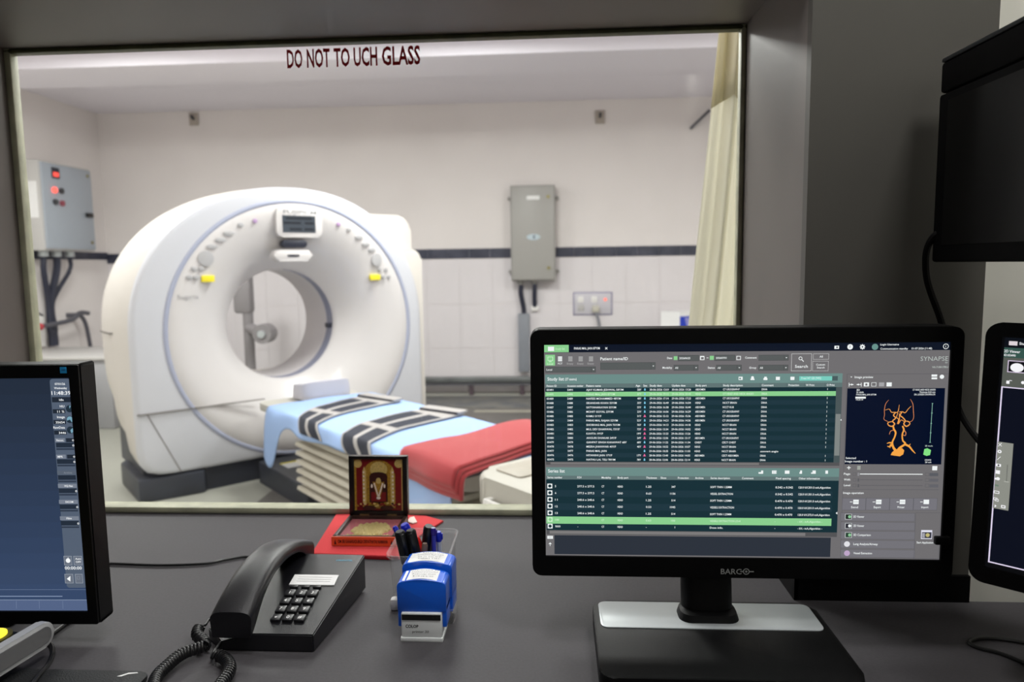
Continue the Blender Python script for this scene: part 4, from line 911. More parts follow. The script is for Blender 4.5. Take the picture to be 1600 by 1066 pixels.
    for i, s_ in enumerate(('3D Viewer', '2D Viewer', '3D Comparison', 'Lung Analysis/Airway', 'Vessel Extraction')):
        y0 = 392 + i * 69; u.r(C6(112, y0 + 3), C6(672, y0 + 66), (116, 115, 121), 2); u.box(C6(112, y0), C6(672, y0 + 67), (86, 86, 92), 3, .0003); u.t(s_, C6(208, y0 + 38), 3.4, WH, [17, 17, 27, 38, 29][i])
        c = [(30, 40, 36), (40, 40, 50), (40, 64, 52), (225, 225, 230), (190, 165, 200)][i]
        if i < 3: u.r(C6(146, y0 + 10), C6(196, y0 + 52), (200, 205, 205), 4); u.r(C6(150, y0 + 13), C6(192, y0 + 49), c, 5); u.disc(C6(180, y0 + 31), 2.5, (140, 200, 150) if i != 1 else WH, 6)
        else: u.disc(C6(160, y0 + 31), 4.6, c, 4)
    u.box(C6(680, 392), C6(852, 742), (86, 86, 92), 3, .0003); u.r(C6(722, 524), C6(802, 592), (225, 225, 240), 4); u.r(C6(727, 540), C6(798, 586), (60, 60, 70), 5); u.disc(C6(770, 562), 3.2, (190, 180, 120), 6); u.r(C6(730, 546), C6(748, 582), (160, 160, 170), 6); u.t('Start Application', C6(686, 625), 3.2, WH, 26)
    for f, y in ((C3, 660),): u.poly([C2(1136, y - 8), C2(1136, y + 8), C2(1127, y)], WH)
    u.poly([C5(1350, 472), C5(1350, 496), C5(1334, 484)], WH)
    u.g.build('user_interface', scr, smooth=False)
    # maker's name on the lower bezel
    g = G(); q = P.at(1125, 895); q2 = P.at(1178, 895)
    put_text(g, 'BARC', mat('bezel_print', (150, 152, 150), .5), Matrix.Translation((q[0], -.0043, q[1])) @ Matrix.Rotation(PI / 2, 4, 'X'), .0072, .0262, bold=.01)
    cxx, czz = q[0] + .0322, q[1] + .0037
    def ring(rr0, rr1, n=28):
        for i in range(n):
            a0, a1 = 2 * PI * i / n, 2 * PI * (i + 1) / n
            g.face([(cxx + rr0 * math.cos(a0), -.0043, czz + rr0 * math.sin(a0)), (cxx + rr1 * math.cos(a0), -.0043, czz + rr1 * math.sin(a0)), (cxx + rr1 * math.cos(a1), -.0043, czz + rr1 * math.sin(a1)), (cxx + rr0 * math.cos(a1), -.0043, czz + rr0 * math.sin(a1))], MATS['bezel_print'])
    ring(.0031, .0042); ring(0.0002, .0014)
    g.b2((cxx + .0042, -.0044, czz - .0006), (cxx + .0095, -.0042, czz + .0006), MATS['bezel_print']); g.b2((cxx - .0075, -.0044, czz - .0006), (cxx - .0042, -.0042, czz + .0006), MATS['bezel_print'])
    g.build('lettering', t, smooth=False)
    # front light sensor overlapping the screen edge
    g = G(); a = P.at(1456, 835); b = P.at(1474, 848); g.b2((a[0], -.010, b[1]), (b[0] + .004, -.003, a[1]), BLACK, .002); g.build('front_sensor', t)
    # stand
    g = G(); g.prism([(x - bx, y - YS) for x, y in rrect(.048, .785, .352, .978, .02, 6)], 0, .024, BLACK, None, .004)
    s = g.build('stand_base', t)
    g = G(); g.prism([(x - bx, y - YS) for x, y in rrect(.056, .900, .344, .972, .010, 5)], .0238, .0252, SILVER, None, .0004); g.build('silver_inlay', s)['label'] = 'silver inlay'
    g = G()
    def sec(cy, z, hx, hy): return [Vector((q[0] - .004, q[1] + cy, z)) for q in rrect(-hx, -hy, hx, hy, .016, 5)]
    g.loft([sec(.032, .024, .040, .024), sec(.033, .034, .037, .022), sec(.040, .036, .034, .017), sec(.062, .16, .034, .016), sec(.068, .30, .034, .014)], BLACK); g.build('neck', t, 35)
main_monitor()

# --- left monitor
def left_monitor():
    yaw = math.radians(1.8)
    c = hit(152.4, 974, 1, .885)
    loc = Vector((c.x - .262, c.y - .262 * math.sin(yaw), .75))
    t = thing('computer_monitor', 'black monitor at left edge with nearly empty dark blue screen', 'monitor', loc, yaw)
    P = Panel(loc, yaw, Matrix())
    x1, z1 = P.at(110.5, 590); _, z0 = P.at(135.4, 954); X1, Z1 = P.at(124.8, 569); _, Z0 = P.at(152.4, 974)
    br = X1 - x1; x0 = x1 - .496; bl = br
    RX = Matrix.Rotation(PI / 2, 4, 'X')
    scr = housing(t, Matrix(), x0, z0, x1, z1, bl, Z1 - z1, br, z0 - Z0, .030, .002)
    u = UI(P, Matrix())
    n = 14; za = P.at(60, 937)[1]
    u.rl(x0, z0, x1, z1, (50, 66, 88), 0)
    # gradient wallpaper of the desktop (screen content)
    for i in range(n):
        k = i / (n - 1); c_ = [a + (b - a) * k for a, b in zip((36, 46, 62), (54, 72, 104))]; zt = z1 + (za - z1) * i / n; zb = z1 + (za - z1) * (i + 1) / n; u.rl(x0, zb, x1, zt, c_, 1)
    u.rl(x0, z0, x1, za, (84, 100, 134), 1); u.rl(x0, za - .0006, x1, za, (150, 165, 190), 2); zz = P.at(60, 931)[1]; u.rl(x0, zz - .0012, x1 - .035, zz, (130, 146, 176), 3); u.rl(x0, P.at(60, 921)[1] - .0005, x1, P.at(60, 921)[1], (110, 126, 156), 3)
    D = lambda x, y: (60 + x / 2.808, 560 + y / 2.805)
    xa, ya = P.at(*D(50, 90)); xb = x1 - .0008; zlow = P.at(*D(115, 1005))[1]
    u.g.face([(x, u.y(2), z) for x, z in rrect(xa, zlow, xb + .0006, ya, .004, 4)], emis((84, 96, 114)))
    WH = (245, 248, 250); W = xb - xa
    def row(y, h): return P.at(*D(120, y))[1]
    def T(s_, x, y, h, w_, col=WH, al='L'): u.t(s_, D(x, y), h, col, w_, al=al)
    T('07/01/26', 74, 117, 3.4, 16); T('Wednesday', 71, 135, 3.4, 20); T('11:48:39', 60, 158, 5.6, 29, bold_fix) if False else u.t('11:48:39', D(60, 160), 5.8, WH, 29.5)
    u.r(D(60, 170), D(146, 192), (34, 42, 54), 3); T('Idle', 93, 186, 3.2, 7)
    for i, (s1, s2, y) in enumerate((('HU', '11 %', 215), ('Image', '35654', 262), ('RawData', '3446', 308))):
        T(s1, [96, 84, 68][i], y, 3.6, [7, 12, 18][i]); u.r(D(64 + i * 3, y + 8), D(120 + i * 3, y + 26), (34, 42, 54), 3); T(s2, [85, 78, 92][i], y + 23, 3.4, [11, 14, 11][i])
        cc = D(138 + i * 2, y + 6); u.disc(cc, 5.6, (34, 48, 60), 4, 24); cx_, cz_ = P.at(*cc); rr_ = .0042
        k0, k1 = ((60, 90), (-70, 90 + 180), (-80, 40))[i] if i != 1 else (-60, 200)
        pts = [(cx_, u.y(5), cz_)] + [(cx_ + rr_ * math.cos(math.radians(k0 + (k1 - k0) * q / 12)), u.y(5), cz_ + rr_ * math.sin(math.radians(k0 + (k1 - k0) * q / 12))) for q in range(13)]
        u.g.face(pts, emis((120, 165, 185)))
    for i, (s_, y) in enumerate((('Recon.', 350), ('MPR', 422), ('Archive', 492), ('HQ-Net', 550), ('DICOM', 620), ('Film', 692))):
        xo = (y - 350) * .063; full = i >= 2; dim = i == 2
        u.r(D(74 + xo, y), D((118 if not full else 158) + xo, y + 17), (120, 128, 142) if not dim else (88, 98, 112), 3); T(s_, (82 if not full else 104) + xo, y + 13, 2.9, [11, 8, 13, 13, 12, 8][i], WH if not dim else (130, 138, 150))
        if not full: u.r(D(122 + xo, y), D(158 + xo, y + 17), (34, 42, 54), 3); T('0', 150 + xo, y + 13, 3, 3)
        u.r(D(78 + xo, y + 20), D(158 + xo, y + 40), (36, 46, 60), 3)
        if not dim: T('0', 151 + xo, y + 36, 3.2, 3)
        u.r(D(80 + xo, y + 44), D(159 + xo, y + 51), (48, 58, 74), 3)
    for a, b in (((112, 866), (150, 906)), ((155, 866), (195, 906)), ((116, 945), (156, 985)), ((162, 945), (198, 985))):
        u.r(D(*a), D(*b), (104, 112, 126), 3); u.box(D(*a), D(*b), (170, 178, 190), 4, .0004)
    u.disc(D(132, 886), 3.6, WH, 5); u.line([D(132, 872), D(132, 880)], 1, WH); T('Auto', 164, 882, 3, 9); T('OFF', 166, 896, 3, 8); u.t('00:00:00', D(118, 925), 4.8, WH, 26.5)
    u.poly([D(126, 966), D(142, 953), D(142, 978)], WH); u.box(D(170, 955), D(184, 968), (140, 148, 160), 5, .0004)
    for x in (104, 247, 394): u.line([(x / 4, 939), (x / 4 + .4, 951)], .5, (120, 136, 166), 4)
    u.g.build('user_interface', scr, smooth=False)
    g = G(); a = P.at(97, 573); b = P.at(107.5, 582.5); g.b2((a[0], -.0048, b[1]), (b[0], -.0038, a[1]), mat('sticker_blue', (30, 140, 200), .4)); g.b2((a[0] + .002, -.0052, a[1] - .004), (b[0] - .001, -.0047, a[1] - .0032), mat('sticker_blue2', (10, 60, 120))); g.build('sticker', t, smooth=False)['label'] = 'small blue sticker'
    xc = (x0 + x1) / 2
    g = G(); g.prism(rrect(xc - .11, .02, xc + .11, .20, .03), 0, .014, BLACK, None, .004); g.b2((xc - .04, .045, .012), (xc + .04, .075, .2), BLACK, .006); g.build('stand', t)
left_monitor()

# --- right monitor
def right_monitor():
    yaw = math.radians(-40.9); tilt = math.radians(-4.5)
    a = hit(1558, 700, 1, .838)
    loc = Vector((a.x + .25 * math.cos(yaw), a.y + .25 * math.sin(yaw), .75))
    Mt = Matrix.Translation((0, 0, a.z - .75)) @ Matrix.Rotation(tilt, 4, 'X')
    t = thing('computer_monitor', 'black monitor at right edge, angled towards seat, showing a viewer toolbar', 'monitor', loc, yaw)
    P = Panel(loc, yaw, Mt)
    x0, z1 = P.at(1568, 527); x0 = P.at(1553, 700)[0]; _, z0 = P.at(1545, 886); X0, Z1 = P.at(1527, 700)[0], P.at(1560, 503.5)[1]; Z0 = P.at(1560, 916)[1]
    x1 = x0 + .496
    scr = housing(t, Mt, x0, z0, x1, z1, x0 - X0, Z1 - z1, .017, z0 - Z0, .035, .016)
    u = UI(P, Mt); E = lambda x, y: (1290 + x / 4.845, 520 + y / 4.845); E6 = lambda x, y: (1290 + x / 4.845, 720 + y / 4.845)
    WH = (245, 245, 248); zt = P.at(*E(1345, 110))[1]; zl = P.at(*E(1325, 405))[1]; zb = P.at(*E6(1222, 765))[1]; xl = P.at(*E6(1243, 600))[0]
    u.rl(x0, z0, x1, z1, (8, 9, 12), 0); u.rl(xl, zt, x1, z1, (12, 16, 24), 1); u.rl(xl, zl, x1, zt, (88, 92, 86), 1); u.rl(xl, P.at(*E(1340, 185))[1], x1, zt, (52, 84, 76), 2)
    u.rl(xl, zb, x1, zl, (10, 14, 28), 1); u.rl(xl, zb, xl + .0014, zl, (225, 215, 240), 3); u.rl(xl, zb, x1, zb + .0014, (225, 215, 240), 3); u.rl(xl, zl - .0012, x1, zl, (225, 215, 240), 3)
    u.r(E(1390, 63), E(1452, 98), (220, 210, 215), 3); u.t('Study', E(1467, 91), 4, WH, 14); u.t('2D Viewer', E(1352, 148), 4.2, WH, 25); u.t('ID:05490', E(1352, 176), 3.4, WH, 18)
    u.r(E(1382, 210), E(1600, 314), (12, 12, 18), 3); u.box(E(1382, 208), E(1600, 316), (215, 200, 225), 4, .0009); u.disc(E(1450, 265), 10.6, WH, 5, 28, .8)
    u.r(E(1370, 362), E(1392, 388), WH, 3); u.line([E(1392, 360), E(1412, 364)], 1, WH); u.disc(E(1495, 378), 3, WH)
    # floating tool strip
    A = P.at(*E(1290, 822)); B = P.at(*E6(1388, 380)); u.rl(xl + .0005, B[1], P.at(*E(1424, 830))[0], A[1], (140, 142, 134), 4)
    ic = [(1320, 847), (1318, 899), (1313, 950), (1308, 1003)]
    u.line([E(1308, 835), E(1334, 860)], .9, WH, 6); u.line([E(1334, 835), E(1308, 860)], .9, WH, 6); u.disc(E(1318, 899), 3.2, WH, 6); u.disc(E(1318, 899), 1.3, (140, 142, 134), 7)
    u.line([E(1300, 962), E(1326, 938)], .9, WH, 6); u.r(E(1292, 990), E(1328, 1016), WH, 6); u.disc(E(1310, 1003), 1.6, (60, 60, 60), 7)
    u.r(E6(1290, 70), E6(1320, 102), WH, 6); u.disc(E6(1290, 136), 2, WH, 6); u.disc(E6(1306, 136), 3, WH, 6); u.r(E6(1282, 178), E6(1310, 196), (110, 130, 115), 6); u.box(E6(1275, 224), E6(1315, 252), WH, 6, .0007); u.box(E6(1272, 276), E6(1300, 300), WH, 6, .0005); u.box(E6(1284, 286), E6(1310, 310), WH, 6, .0005)
    u.poly([E6(1281, 330), E6(1281, 354), E6(1295, 342)], WH, 6); u.box(E6(1330, 334), E6(1362, 362), WH, 6, .0009); u.line([E6(1378, 30), E6(1370, 160)], .9, (90, 92, 88), 6); u.r(E6(1352, 152), E6(1388, 166), (170, 172, 164), 7)
    u.g.build('user_interface', scr, smooth=False)
    xc = (x0 + x1) / 2
    g = G(); g.prism(rrect(xc - .10, -.02, xc + .13, .17, .02), 0, .022, BLACK, None, .004); g.build('stand_base', t)
    g = G(); g.b2((xc - .034, .06, .02), (xc + .034, .09, .30), BLACK, .01); g.build('neck', t)
right_monitor()

# --- wall-mounted display at the right
def wall_display():
    t = thing('wall_display', 'large black wall-mounted display seen edge-on at top right corner', 'display', (.50, .60, 1.245))
    g = G(); g.b2((0, -.38, .0), (.045, .395, .216), TVBLACK, .004); g.b2((0.001, -.38, .2175), (.045, .395, .256), TVBLACK, .004); g.b2((.04, -.3, .03), (.09, .34, .22), TVBLACK, .015); g.build('housing', t)
    g = G(); g.b2((-.0008, -.355, .022), (.001, .37, .205), mat('screen_off', (4, 4, 5), .3, spec=.2), 0); g.build('screen', t, smooth=False)
    g = G(); g.b2((.0, -.378, .2555), (.046, .393, .2615), mat('edge_highlight', (34, 38, 42), .4), .0025); g.build('top_rim', t)['label'] = 'top rim with painted edge highlight'  # paler tone paints the highlight along the top edge
    g = G(); g.b2((.09, -.06, .08), (.46, 0.0, .14), BLACK, .006); g.b2((.46, -.1, .02), (.499, .06, .20), BLACK, .004); g.build('wall_bracket', t)
wall_display()
def cables():
    p = [(.545, .96, 1.30), (.50, .99, 1.279), (.505, 1.015, 1.228), (.532, 1.02, 1.158), (.548, 1.02, 1.09), (.565, 1.02, 1.03), (.585, .97, .98), (.582, .90, .965), (.572, .868, .965)]
    tag(G().tube(spline(p, 10), .0045, BLACK).build('display_cable'), 'black cable hanging below the wall-mounted display in front of grey pillar', 'cable')
    q = [desk_pt(1640, 1012), desk_pt(1600, 1004), desk_pt(1560, 998), desk_pt(1528, 998), desk_pt(1514, 1004), desk_pt(1528, 1012), desk_pt(1560, 1020), desk_pt(1600, 1036), desk_pt(1650, 1060)]
    tag(G().tube(spline(q, 10), .0026, CORD).build('desk_cable'), 'thin black cable looped on desk below right monitor', 'cable')
    q = [desk_pt(90, 881), desk_pt(170, 881), desk_pt(250, 883.5), desk_pt(320, 881), desk_pt(352, 875), desk_pt(380, 870.5), desk_pt(400, 872), desk_pt(425, 878)]
    tag(G().tube(spline(q, 10), .0024, CORD).build('telephone_line'), 'thin black line running from telephone to behind left monitor', 'cable')
    q = [(-.735, 1.0, .7535), desk_pt(118, 962, .7535), desk_pt(98, 978, .7535), desk_pt(76, 994, .7535), desk_pt(66, 1000, .7535)]
    tag(G().tube(spline(q, 10), .003, CORD).build('console_cable'), 'short black cable going under left monitor behind the lit console', 'cable')
cables()
def console():
    t = thing('operator_console', 'black scanner console with glowing yellow buttons and silver side', 'console', (-.80, .78, .75), math.radians(-8))
    g = G(); g.b2((-.18, -.09, .022), (.128, .055, .050), BLACK, .004); g.build('body', t)
    g = G(); g.b2((-.17, -.08, 0), (.105, .065, .024), BEZEL, .004); g.build('foot', t)
    RY = Matrix.Rotation(PI / 2, 4, 'Y')
    g = G(); g.prism([(-z, y) for y, z in rrect(-.098, .022, .084, .055, .015, 6)], .128, .140, mat('silver_rim', (206, 208, 210), .3, metal=.2), RY, .002); c = g.build('side_cap', t)
    c['label'] = 'silver side cap'
    g = G(); g.prism([(-z, y) for y, z in rrect(-.092, .0275, .078, .0495, .010, 6)], .1395, .1412, mat('cap_grey', (112, 112, 114), .5), RY); g.build('cap_inlay', c)
    for x, y in ((.100, .032), (.052, .032), (.004, .032)):
        b = G(Matrix.Translation((x, y, .050))); b.lathe([(.022, 0), (.022, .003), (.018, .0035)], mat('button_ring', (90, 84, 40), .4), 32); b = b.build('button', t)
        g = G(Matrix.Translation((x, y, .0535))); g.lathe([(.0165, 0), (.0165, .002), (.012, .0035)], emis((255, 232, 60), 1.6), 32); g.build('lit_cap', b)['label'] = 'glowing yellow cap'
console()
def pad():
    t = thing('mouse_pad', 'black rubber pad with small white mark at bottom left', 'mouse pad', (-.60, .74, .75))
    a = rrect(-.075, -.14, .098, .068, .012, 6)
    g = G(); g.prism(a, 0, .006, mat('rubber_black', (30, 32, 34), .7, bump=.6, scale=500), None, .0015); g.build('pad', t)
    g = G(); P_ = [(.062, .055), (.072, .063), (.082, .0645), (.084, .063), (.073, .0605), (.067, .055)]; g.prism(P_, .006, .0065, PAPER); g.build('mark', t, smooth=False)
    q = [desk_pt(66, 1000, .7535), desk_pt(80, 1008, .7535), desk_pt(82, 1022, .7535), desk_pt(74, 1040, .7535), desk_pt(58, 1058, .760), desk_pt(40, 1082, .761)]
    tag(G().tube(spline(q, 8), .003, CORD).build('mouse_cable'), 'black cable curling from the console across rubber pad', 'cable')
pad()

# ------------------------------------------------------------------ telephone
def phone():
    ox, oy = -.39, .96
    t = thing('desk_telephone', 'black corded desk telephone with white name strip', 'telephone', (ox, oy, .75))
    T = Matrix.Translation((-ox, -oy, -.75))
    zt = lambda y: .774 + (y - .868) * .034 / .182
    g = G(T); t_ = bmesh.new()
    pts = [(-.442, .868), (-.318, .868), (-.297, 1.048), (-.462, 1.052), (-.472, .895)]
    lo = [t_.verts.new((x, y, .7505 if y < 1.0 else .754)) for x, y in pts]; hi = [t_.verts.new((x, y, zt(y) - (.012 if x < -.41 else 0))) for x, y in pts]
    m1l = t_.verts.new((-.402, .868, .7505)); m1h = t_.verts.new((-.402, .868, zt(.868))); m2l = t_.verts.new((-.392, 1.05, .754)); m2h = t_.verts.new((-.392, 1.05, zt(1.05)))
    L = [lo[0], m1l, lo[1], lo[2], m2l, lo[3], lo[4]]; H = [hi[0], m1h, hi[1], hi[2], m2h, hi[3], hi[4]]
    t_.faces.new(L[::-1]); t_.faces.new([H[1], H[2], H[3], H[4]]); t_.faces.new([H[0], H[1], H[4], H[5], H[6]])
    for i in range(7): t_.faces.new((L[i], L[(i + 1) % 7], H[(i + 1) % 7], H[i]))
    bmesh.ops.recalc_face_normals(t_, faces=t_.faces[:]); bmesh.ops.bevel(t_, geom=t_.edges[:], offset=.0015, segments=2, affect='EDGES')
    g._join(t_, PHONE); g.build('base', t, 30)
    sl = math.atan2(.034, .182)
    def onb(x, y, dz=0): return Matrix.Translation((x - ox, y - oy, zt(y) - .75 + dz)) @ Matrix.Rotation(sl, 4, 'X')
    g = G(); g.box((0, 0, .0008), (.066, .024, .0016), PAPER, M=onb(-.3545, .982))
    for dy in (-.004, .001, .006): g.box((0, dy, .0018), (.05, .0004, .0002), mat('line_grey', (190, 190, 192)), M=onb(-.3545, .982))
    g.build('name_strip', t, smooth=False)['label'] = 'white name strip'
    lab = ['1', '2', '3', '4', '5', '6', '7', '8', '9', '*', '0', '#']
    for i, s_ in enumerate(lab):
        x = -.378 + .0163 * (i % 3); y = .949 - .0173 * (i // 3)
        g = G(); g.box((0, 0, .002), (.0138, .0125, .005), KEYM, .0012, M=onb(x, y)); k = g.build('key', t)
        g = G(); put_text(g, s_, PAPER, onb(x, y) @ Matrix.Translation((0, -.003 if s_ != '*' else -.005, .0047)), .0058, align='C', bold=.01); g.build('numeral', k, smooth=False)
    for i in range(3):
        x = -.378 + .0168 * i; y = .9645
        g = G(); g.box((0, 0, .0015), (.012, .0045, .004), KEYM, .001, M=onb(x, y)); g.build('function_key', t)
        g = G(); g.box((0, -.0048, .0003), (.008, .0012, .0004), mat('line_grey', (190, 190, 192)), M=onb(x, y)); g.build('key_caption', t, smooth=False)
    g = G(); put_text(g, 'ORIENTEL', mat('phone_blue_print', (60, 150, 180), .5), onb(-.337, 1.030) @ Matrix.Translation((0, 0, .0005)), .0036, .026, bold=.02); g.build('lettering', t, smooth=False)
    # handset
    g = G(); rings = []; n = 26
    for i in range(n + 1):
        k = i / n; y = .858 + .216 * k
        top = .803 + (.815 - .803) * k + .036 * math.sin(PI * (k * .92 + .04)) ** .9
        th = .017 + .018 * (math.exp(-((k - .0) / .16) ** 2)) + .022 * math.exp(-((k - 1.0) / .13) ** 2)
        hw = .0265 + .001 * math.cos(2 * PI * k); cx = -.4225 + .010 * k; zb = top - th
        sec = []
        for q in range(13):
            a = PI * q / 12; sec.append(Vector((cx + hw * math.copysign(abs(math.cos(a)) ** .55, math.cos(a)), y, top - .011 + .011 * math.sin(a) ** .8)))
        sec += [Vector((cx - hw * .93, y, zb)), Vector((cx + hw * .93, y, zb))]
        rings.append([p - Vector((ox, oy, .75)) for p in sec])
    g.loft(rings, PHONE); g.build('handset', t, 45)
    # cord: straight tails at both ends of one long coil
    A = [desk_pt(358, 977, .776), desk_pt(348, 1000, .762), desk_pt(335, 1018, .756), desk_pt(331, 1028, .757), desk_pt(338, 1022, .760)]
    B = [desk_pt(338, 1024, .7605), desk_pt(350, 1028, .7605), desk_pt(359, 1042, .7605), desk_pt(355, 1056, .7605), desk_pt(346, 1068, .7605), desk_pt(330, 1090, .7605), desk_pt(290, 1110, .7605), desk_pt(245, 1095, .7605), desk_pt(243, 1062, .7605), desk_pt(262, 1040, .7605), desk_pt(285, 1022, .7605), desk_pt(312, 1012, .7605), desk_pt(321, 1008, .7615), desk_pt(316, 1000, .763), desk_pt(308, 992, .765), desk_pt(311, 981, .766)]
    Cc = [desk_pt(311, 979, .766), desk_pt(320, 977, .766), desk_pt(326, 969, .765), desk_pt(338, 960, .765)]
    g = G(T); g.tube(spline(A, 8), .0022, CORD); g.tube(spline(Cc, 8), .0022, CORD)
    path = spline(B, 14); L_ = [0]
    for a, b in zip(path, path[1:]): L_.append(L_[-1] + (b - a).length)
    tot = L_[-1]; turns = int(tot / .0046); hp = []; nn = turns * 9; j = 0
    for i in range(nn + 1):
        s_ = tot * i / nn
        while j < len(L_) - 2 and L_[j + 1] < s_: j += 1
        p = path[j].lerp(path[j + 1], (s_ - L_[j]) / max(1e-9, L_[j + 1] - L_[j])); d = (path[j + 1] - path[j]).normalized(); sd = d.cross(Vector((0, 0, 1))).normalized(); up = sd.cross(d)
        a = 2 * PI * turns * i / nn; hp.append(p + (sd * math.cos(a) + up * math.sin(a)) * .0062)
    g.tube(hp, .0020, CORD, n=6); g.build('coiled_cord', t, 60)
phone()

# ------------------------------------------------------------------ red cloth, shrine box, paper
def shrine():
    t = tag(G().prism([(-.428, 1.172), (-.270, 1.163), (-.262, 1.25), (-.222, 1.345), (-.262, 1.372), (-.33, 1.378), (-.415, 1.379), (-.446, 1.376)], .7503, .7535, mat('desk_cloth_red', (214, 72, 76), .8, spec=.1, bump=.5, scale=300), None, .0012).prism([(-.426, 1.170), (-.272, 1.161), (-.271, 1.166), (-.425, 1.175)], .7503, .7565, DKRED, None, .001).build('red_cloth', None, 40), 'flat red cloth on desk under the open shrine box', 'cloth')
    BX0, BX1, BY0, BY1, Z0 = -.402, -.288, 1.212, 1.325, .7537
    t = thing('shrine_box', 'small open wooden shrine box with gilded picture in its lid', 'shrine box', (-.345, 1.27, Z0))
    T = Matrix.Translation((.345, -1.27, -Z0)); wood = mat('dark_wood', (62, 42, 34), .4, var=.3, scale=60)
    g = G(T); zt = Z0 + .0175
    for a, b in (((BX0, BY0 + .002), (BX0 + .007, BY1)), ((BX1 - .007, BY0 + .002), (BX1, BY1)), ((BX0, BY0 + .002), (BX1, BY0 + .008)), ((BX0, BY1 - .007), (BX1, BY1))): g.b2((*a, Z0), (*b, zt), wood, .0006)
    g.b2((BX0, BY0 + .002, Z0), (BX1, BY1, Z0 + .004), wood); b = g.build('base', t)
    g = G(T); orange = mat('orange_plate', (214, 84, 40), .45); g.b2((BX0 - .001, BY0 - .001, Z0 + .0006), (BX1 + .001, BY0 + .0022, zt), orange, .0005)
    put_text(g, 'OM SRI KANAKADURGA DEVATHAYAI NAMAHA', mat('dark_red_ink', (60, 10, 12), .5), frameM((BX0 + .011, BY0 - .0012, Z0 + .0062), (1, 0, 0), (0, 0, 1)), .0062, .090, bold=.03)
    for x in (BX0 + .006, BX1 - .006): g.prism([(x - .0022, .004), (x + .0022, .004), (x, .013)], 0, .0003, MATS['dark_red_ink'], Matrix.Translation((0, BY0 - .0011, Z0)) @ Matrix.Rotation(PI / 2, 4, 'X'))
    g.build('front_plate', b, smooth=False)['label'] = 'orange front plate with dark lettering'
    gold = mat('gold_relief', (236, 216, 150), .35, metal=.2, bump=1, scale=900); pink = mat('felt_rose', (196, 110, 118), .8)
    g = G(T); g.b2((BX0 + .007, BY0 + .008, Z0 + .004), (BX1 - .007, BY1 - .007, Z0 + .011), pink)
    for i in range(60):
        a = i * 2.4; r = .032 * math.sqrt(i / 60); x = -.343 + r * math.cos(a) * 1.05; y = 1.262 + r * math.sin(a) * 1.0
        g.lathe([(.0055, 0), (.0045, .003), (.0015, .005)], gold, 10, Matrix.Translation((x, y, Z0 + .0105)))
    for i in range(18):
        x = -.385 + .083 * i / 17; g.lathe([(.0028, 0), (.002, .003), (.0006, .004)], gold, 8, Matrix.Translation((x, 1.228 + .006 * abs(math.sin(i * 1.3)), Z0 + .0105)))
    g.build('gilded_offering', b)['label'] = 'gold relief on rose felt'
    g = G(T); g.b2((BX0 + .006, BY0 + .007, zt - .0018), (BX1 - .006, BY1 - .006, zt - .0006), COVERG); g.build('glass_cover', b, smooth=False)
    # lid, leaning back slightly
    LM = T @ Matrix.Translation((-.345, BY1 - .001, zt + .0005)) @ Matrix.Rotation(math.radians(-4), 4, 'X'); h = .114; hw = .057
    g = G(LM); blk = mat('lid_black', (20, 16, 15), .35)
    g.b2((-hw, .002, 0), (hw, .014, h), wood, .0008); g.b2((-hw, -.002, 0), (-hw + .010, .004, h), blk, .0006); g.b2((hw - .009, -.002, 0), (hw, .004, h), blk, .0006); g.b2((-hw, -.002, 0), (hw, .004, .008), blk, .0006); g.b2((-hw, -.002, h - .006), (hw, .004, h), blk, .0006)
    l = g.build('lid', t)
    g = G(T); 
    for x in (-.372, -.318): g.b2((x - .009, BY1 - .006, zt - .001), (x + .009, BY1 + .001, zt + .003), mat('hinge_brass', (120, 104, 70), .4, metal=.7))
    g.b2((-.348, BY1 - .013, zt + h - .006), (-.342, BY1 - .009, zt + h - .002), SILVER) if False else None
    g.build('hinge', t, smooth=False, each=True)
    # gilded picture (a generic altar design)
    g = G(LM); mar = mat('picture_maroon', (122, 22, 26), .35); gd = mat('picture_gold', (196, 152, 52), .35, var=.35, scale=500); gl = mat('picture_pale_gold', (226, 200, 120), .35, var=.2, scale=700); dk = mat('picture_dark', (56, 20, 18), .4); wh = mat('picture_white', (236, 226, 214), .5)
    X0, X1, Z0_, Z1_ = -.047, .048, .008, .108
    L = [0.0019]
    def fl(pts, m): L[0] -= .00006; g.face([(x, L[0], z) for x, z in pts], m)
    def el(cx, cz, rx, rz, m, n=20): fl([(cx + rx * math.cos(2 * PI * i / n), cz + rz * math.sin(2 * PI * i / n)) for i in range(n)], m)
    fl([(X0, Z0_), (X1, Z0_), (X1, Z1_), (X0, Z1_)], mar)
    fl([(X0, Z0_), (X0 + .004, Z0_), (X0 + .004, Z1_ - .01), (X0 + .016, Z1_), (X0, Z1_)], gd); fl([(X1, Z0_), (X1, Z1_), (X1 - .014, Z1_), (X1 - .003, Z1_ - .012), (X1 - .003, Z0_)], gl)
    for sgn in (-1, 1): el(sgn * .040, .099, .008, .008, gl)
    el(.001, .080, .030, .026, gd); el(.001, .088, .017, .015, gl); fl([(-.031, .012), (.033, .012), (.033, .080), (-.031, .080)], gd)
    for sgn in (-1, 1):
        fl([(sgn * .031, .014), (sgn * .024, .014), (sgn * .024, .084), (sgn * .0275, .094), (sgn * .031, .084)][::sgn], gl)
        for q in range(9): el(sgn * .0285, .020 + q * .0078, .0017, .0022, wh, 10)
    fl([(-.017, .024), (.018, .024), (.018, .076), (-.017, .076)], dk); el(.0005, .077, .0165, .006, dk); fl([(-.014, .026), (.015, .026), (.015, .044), (-.014, .044)], mar)
    fl([(-.011, .064), (.012, .064), (.008, .050), (.004, .034), (-.003, .034), (-.007, .050)], gd); el(.0005, .066, .005, .006, gl)
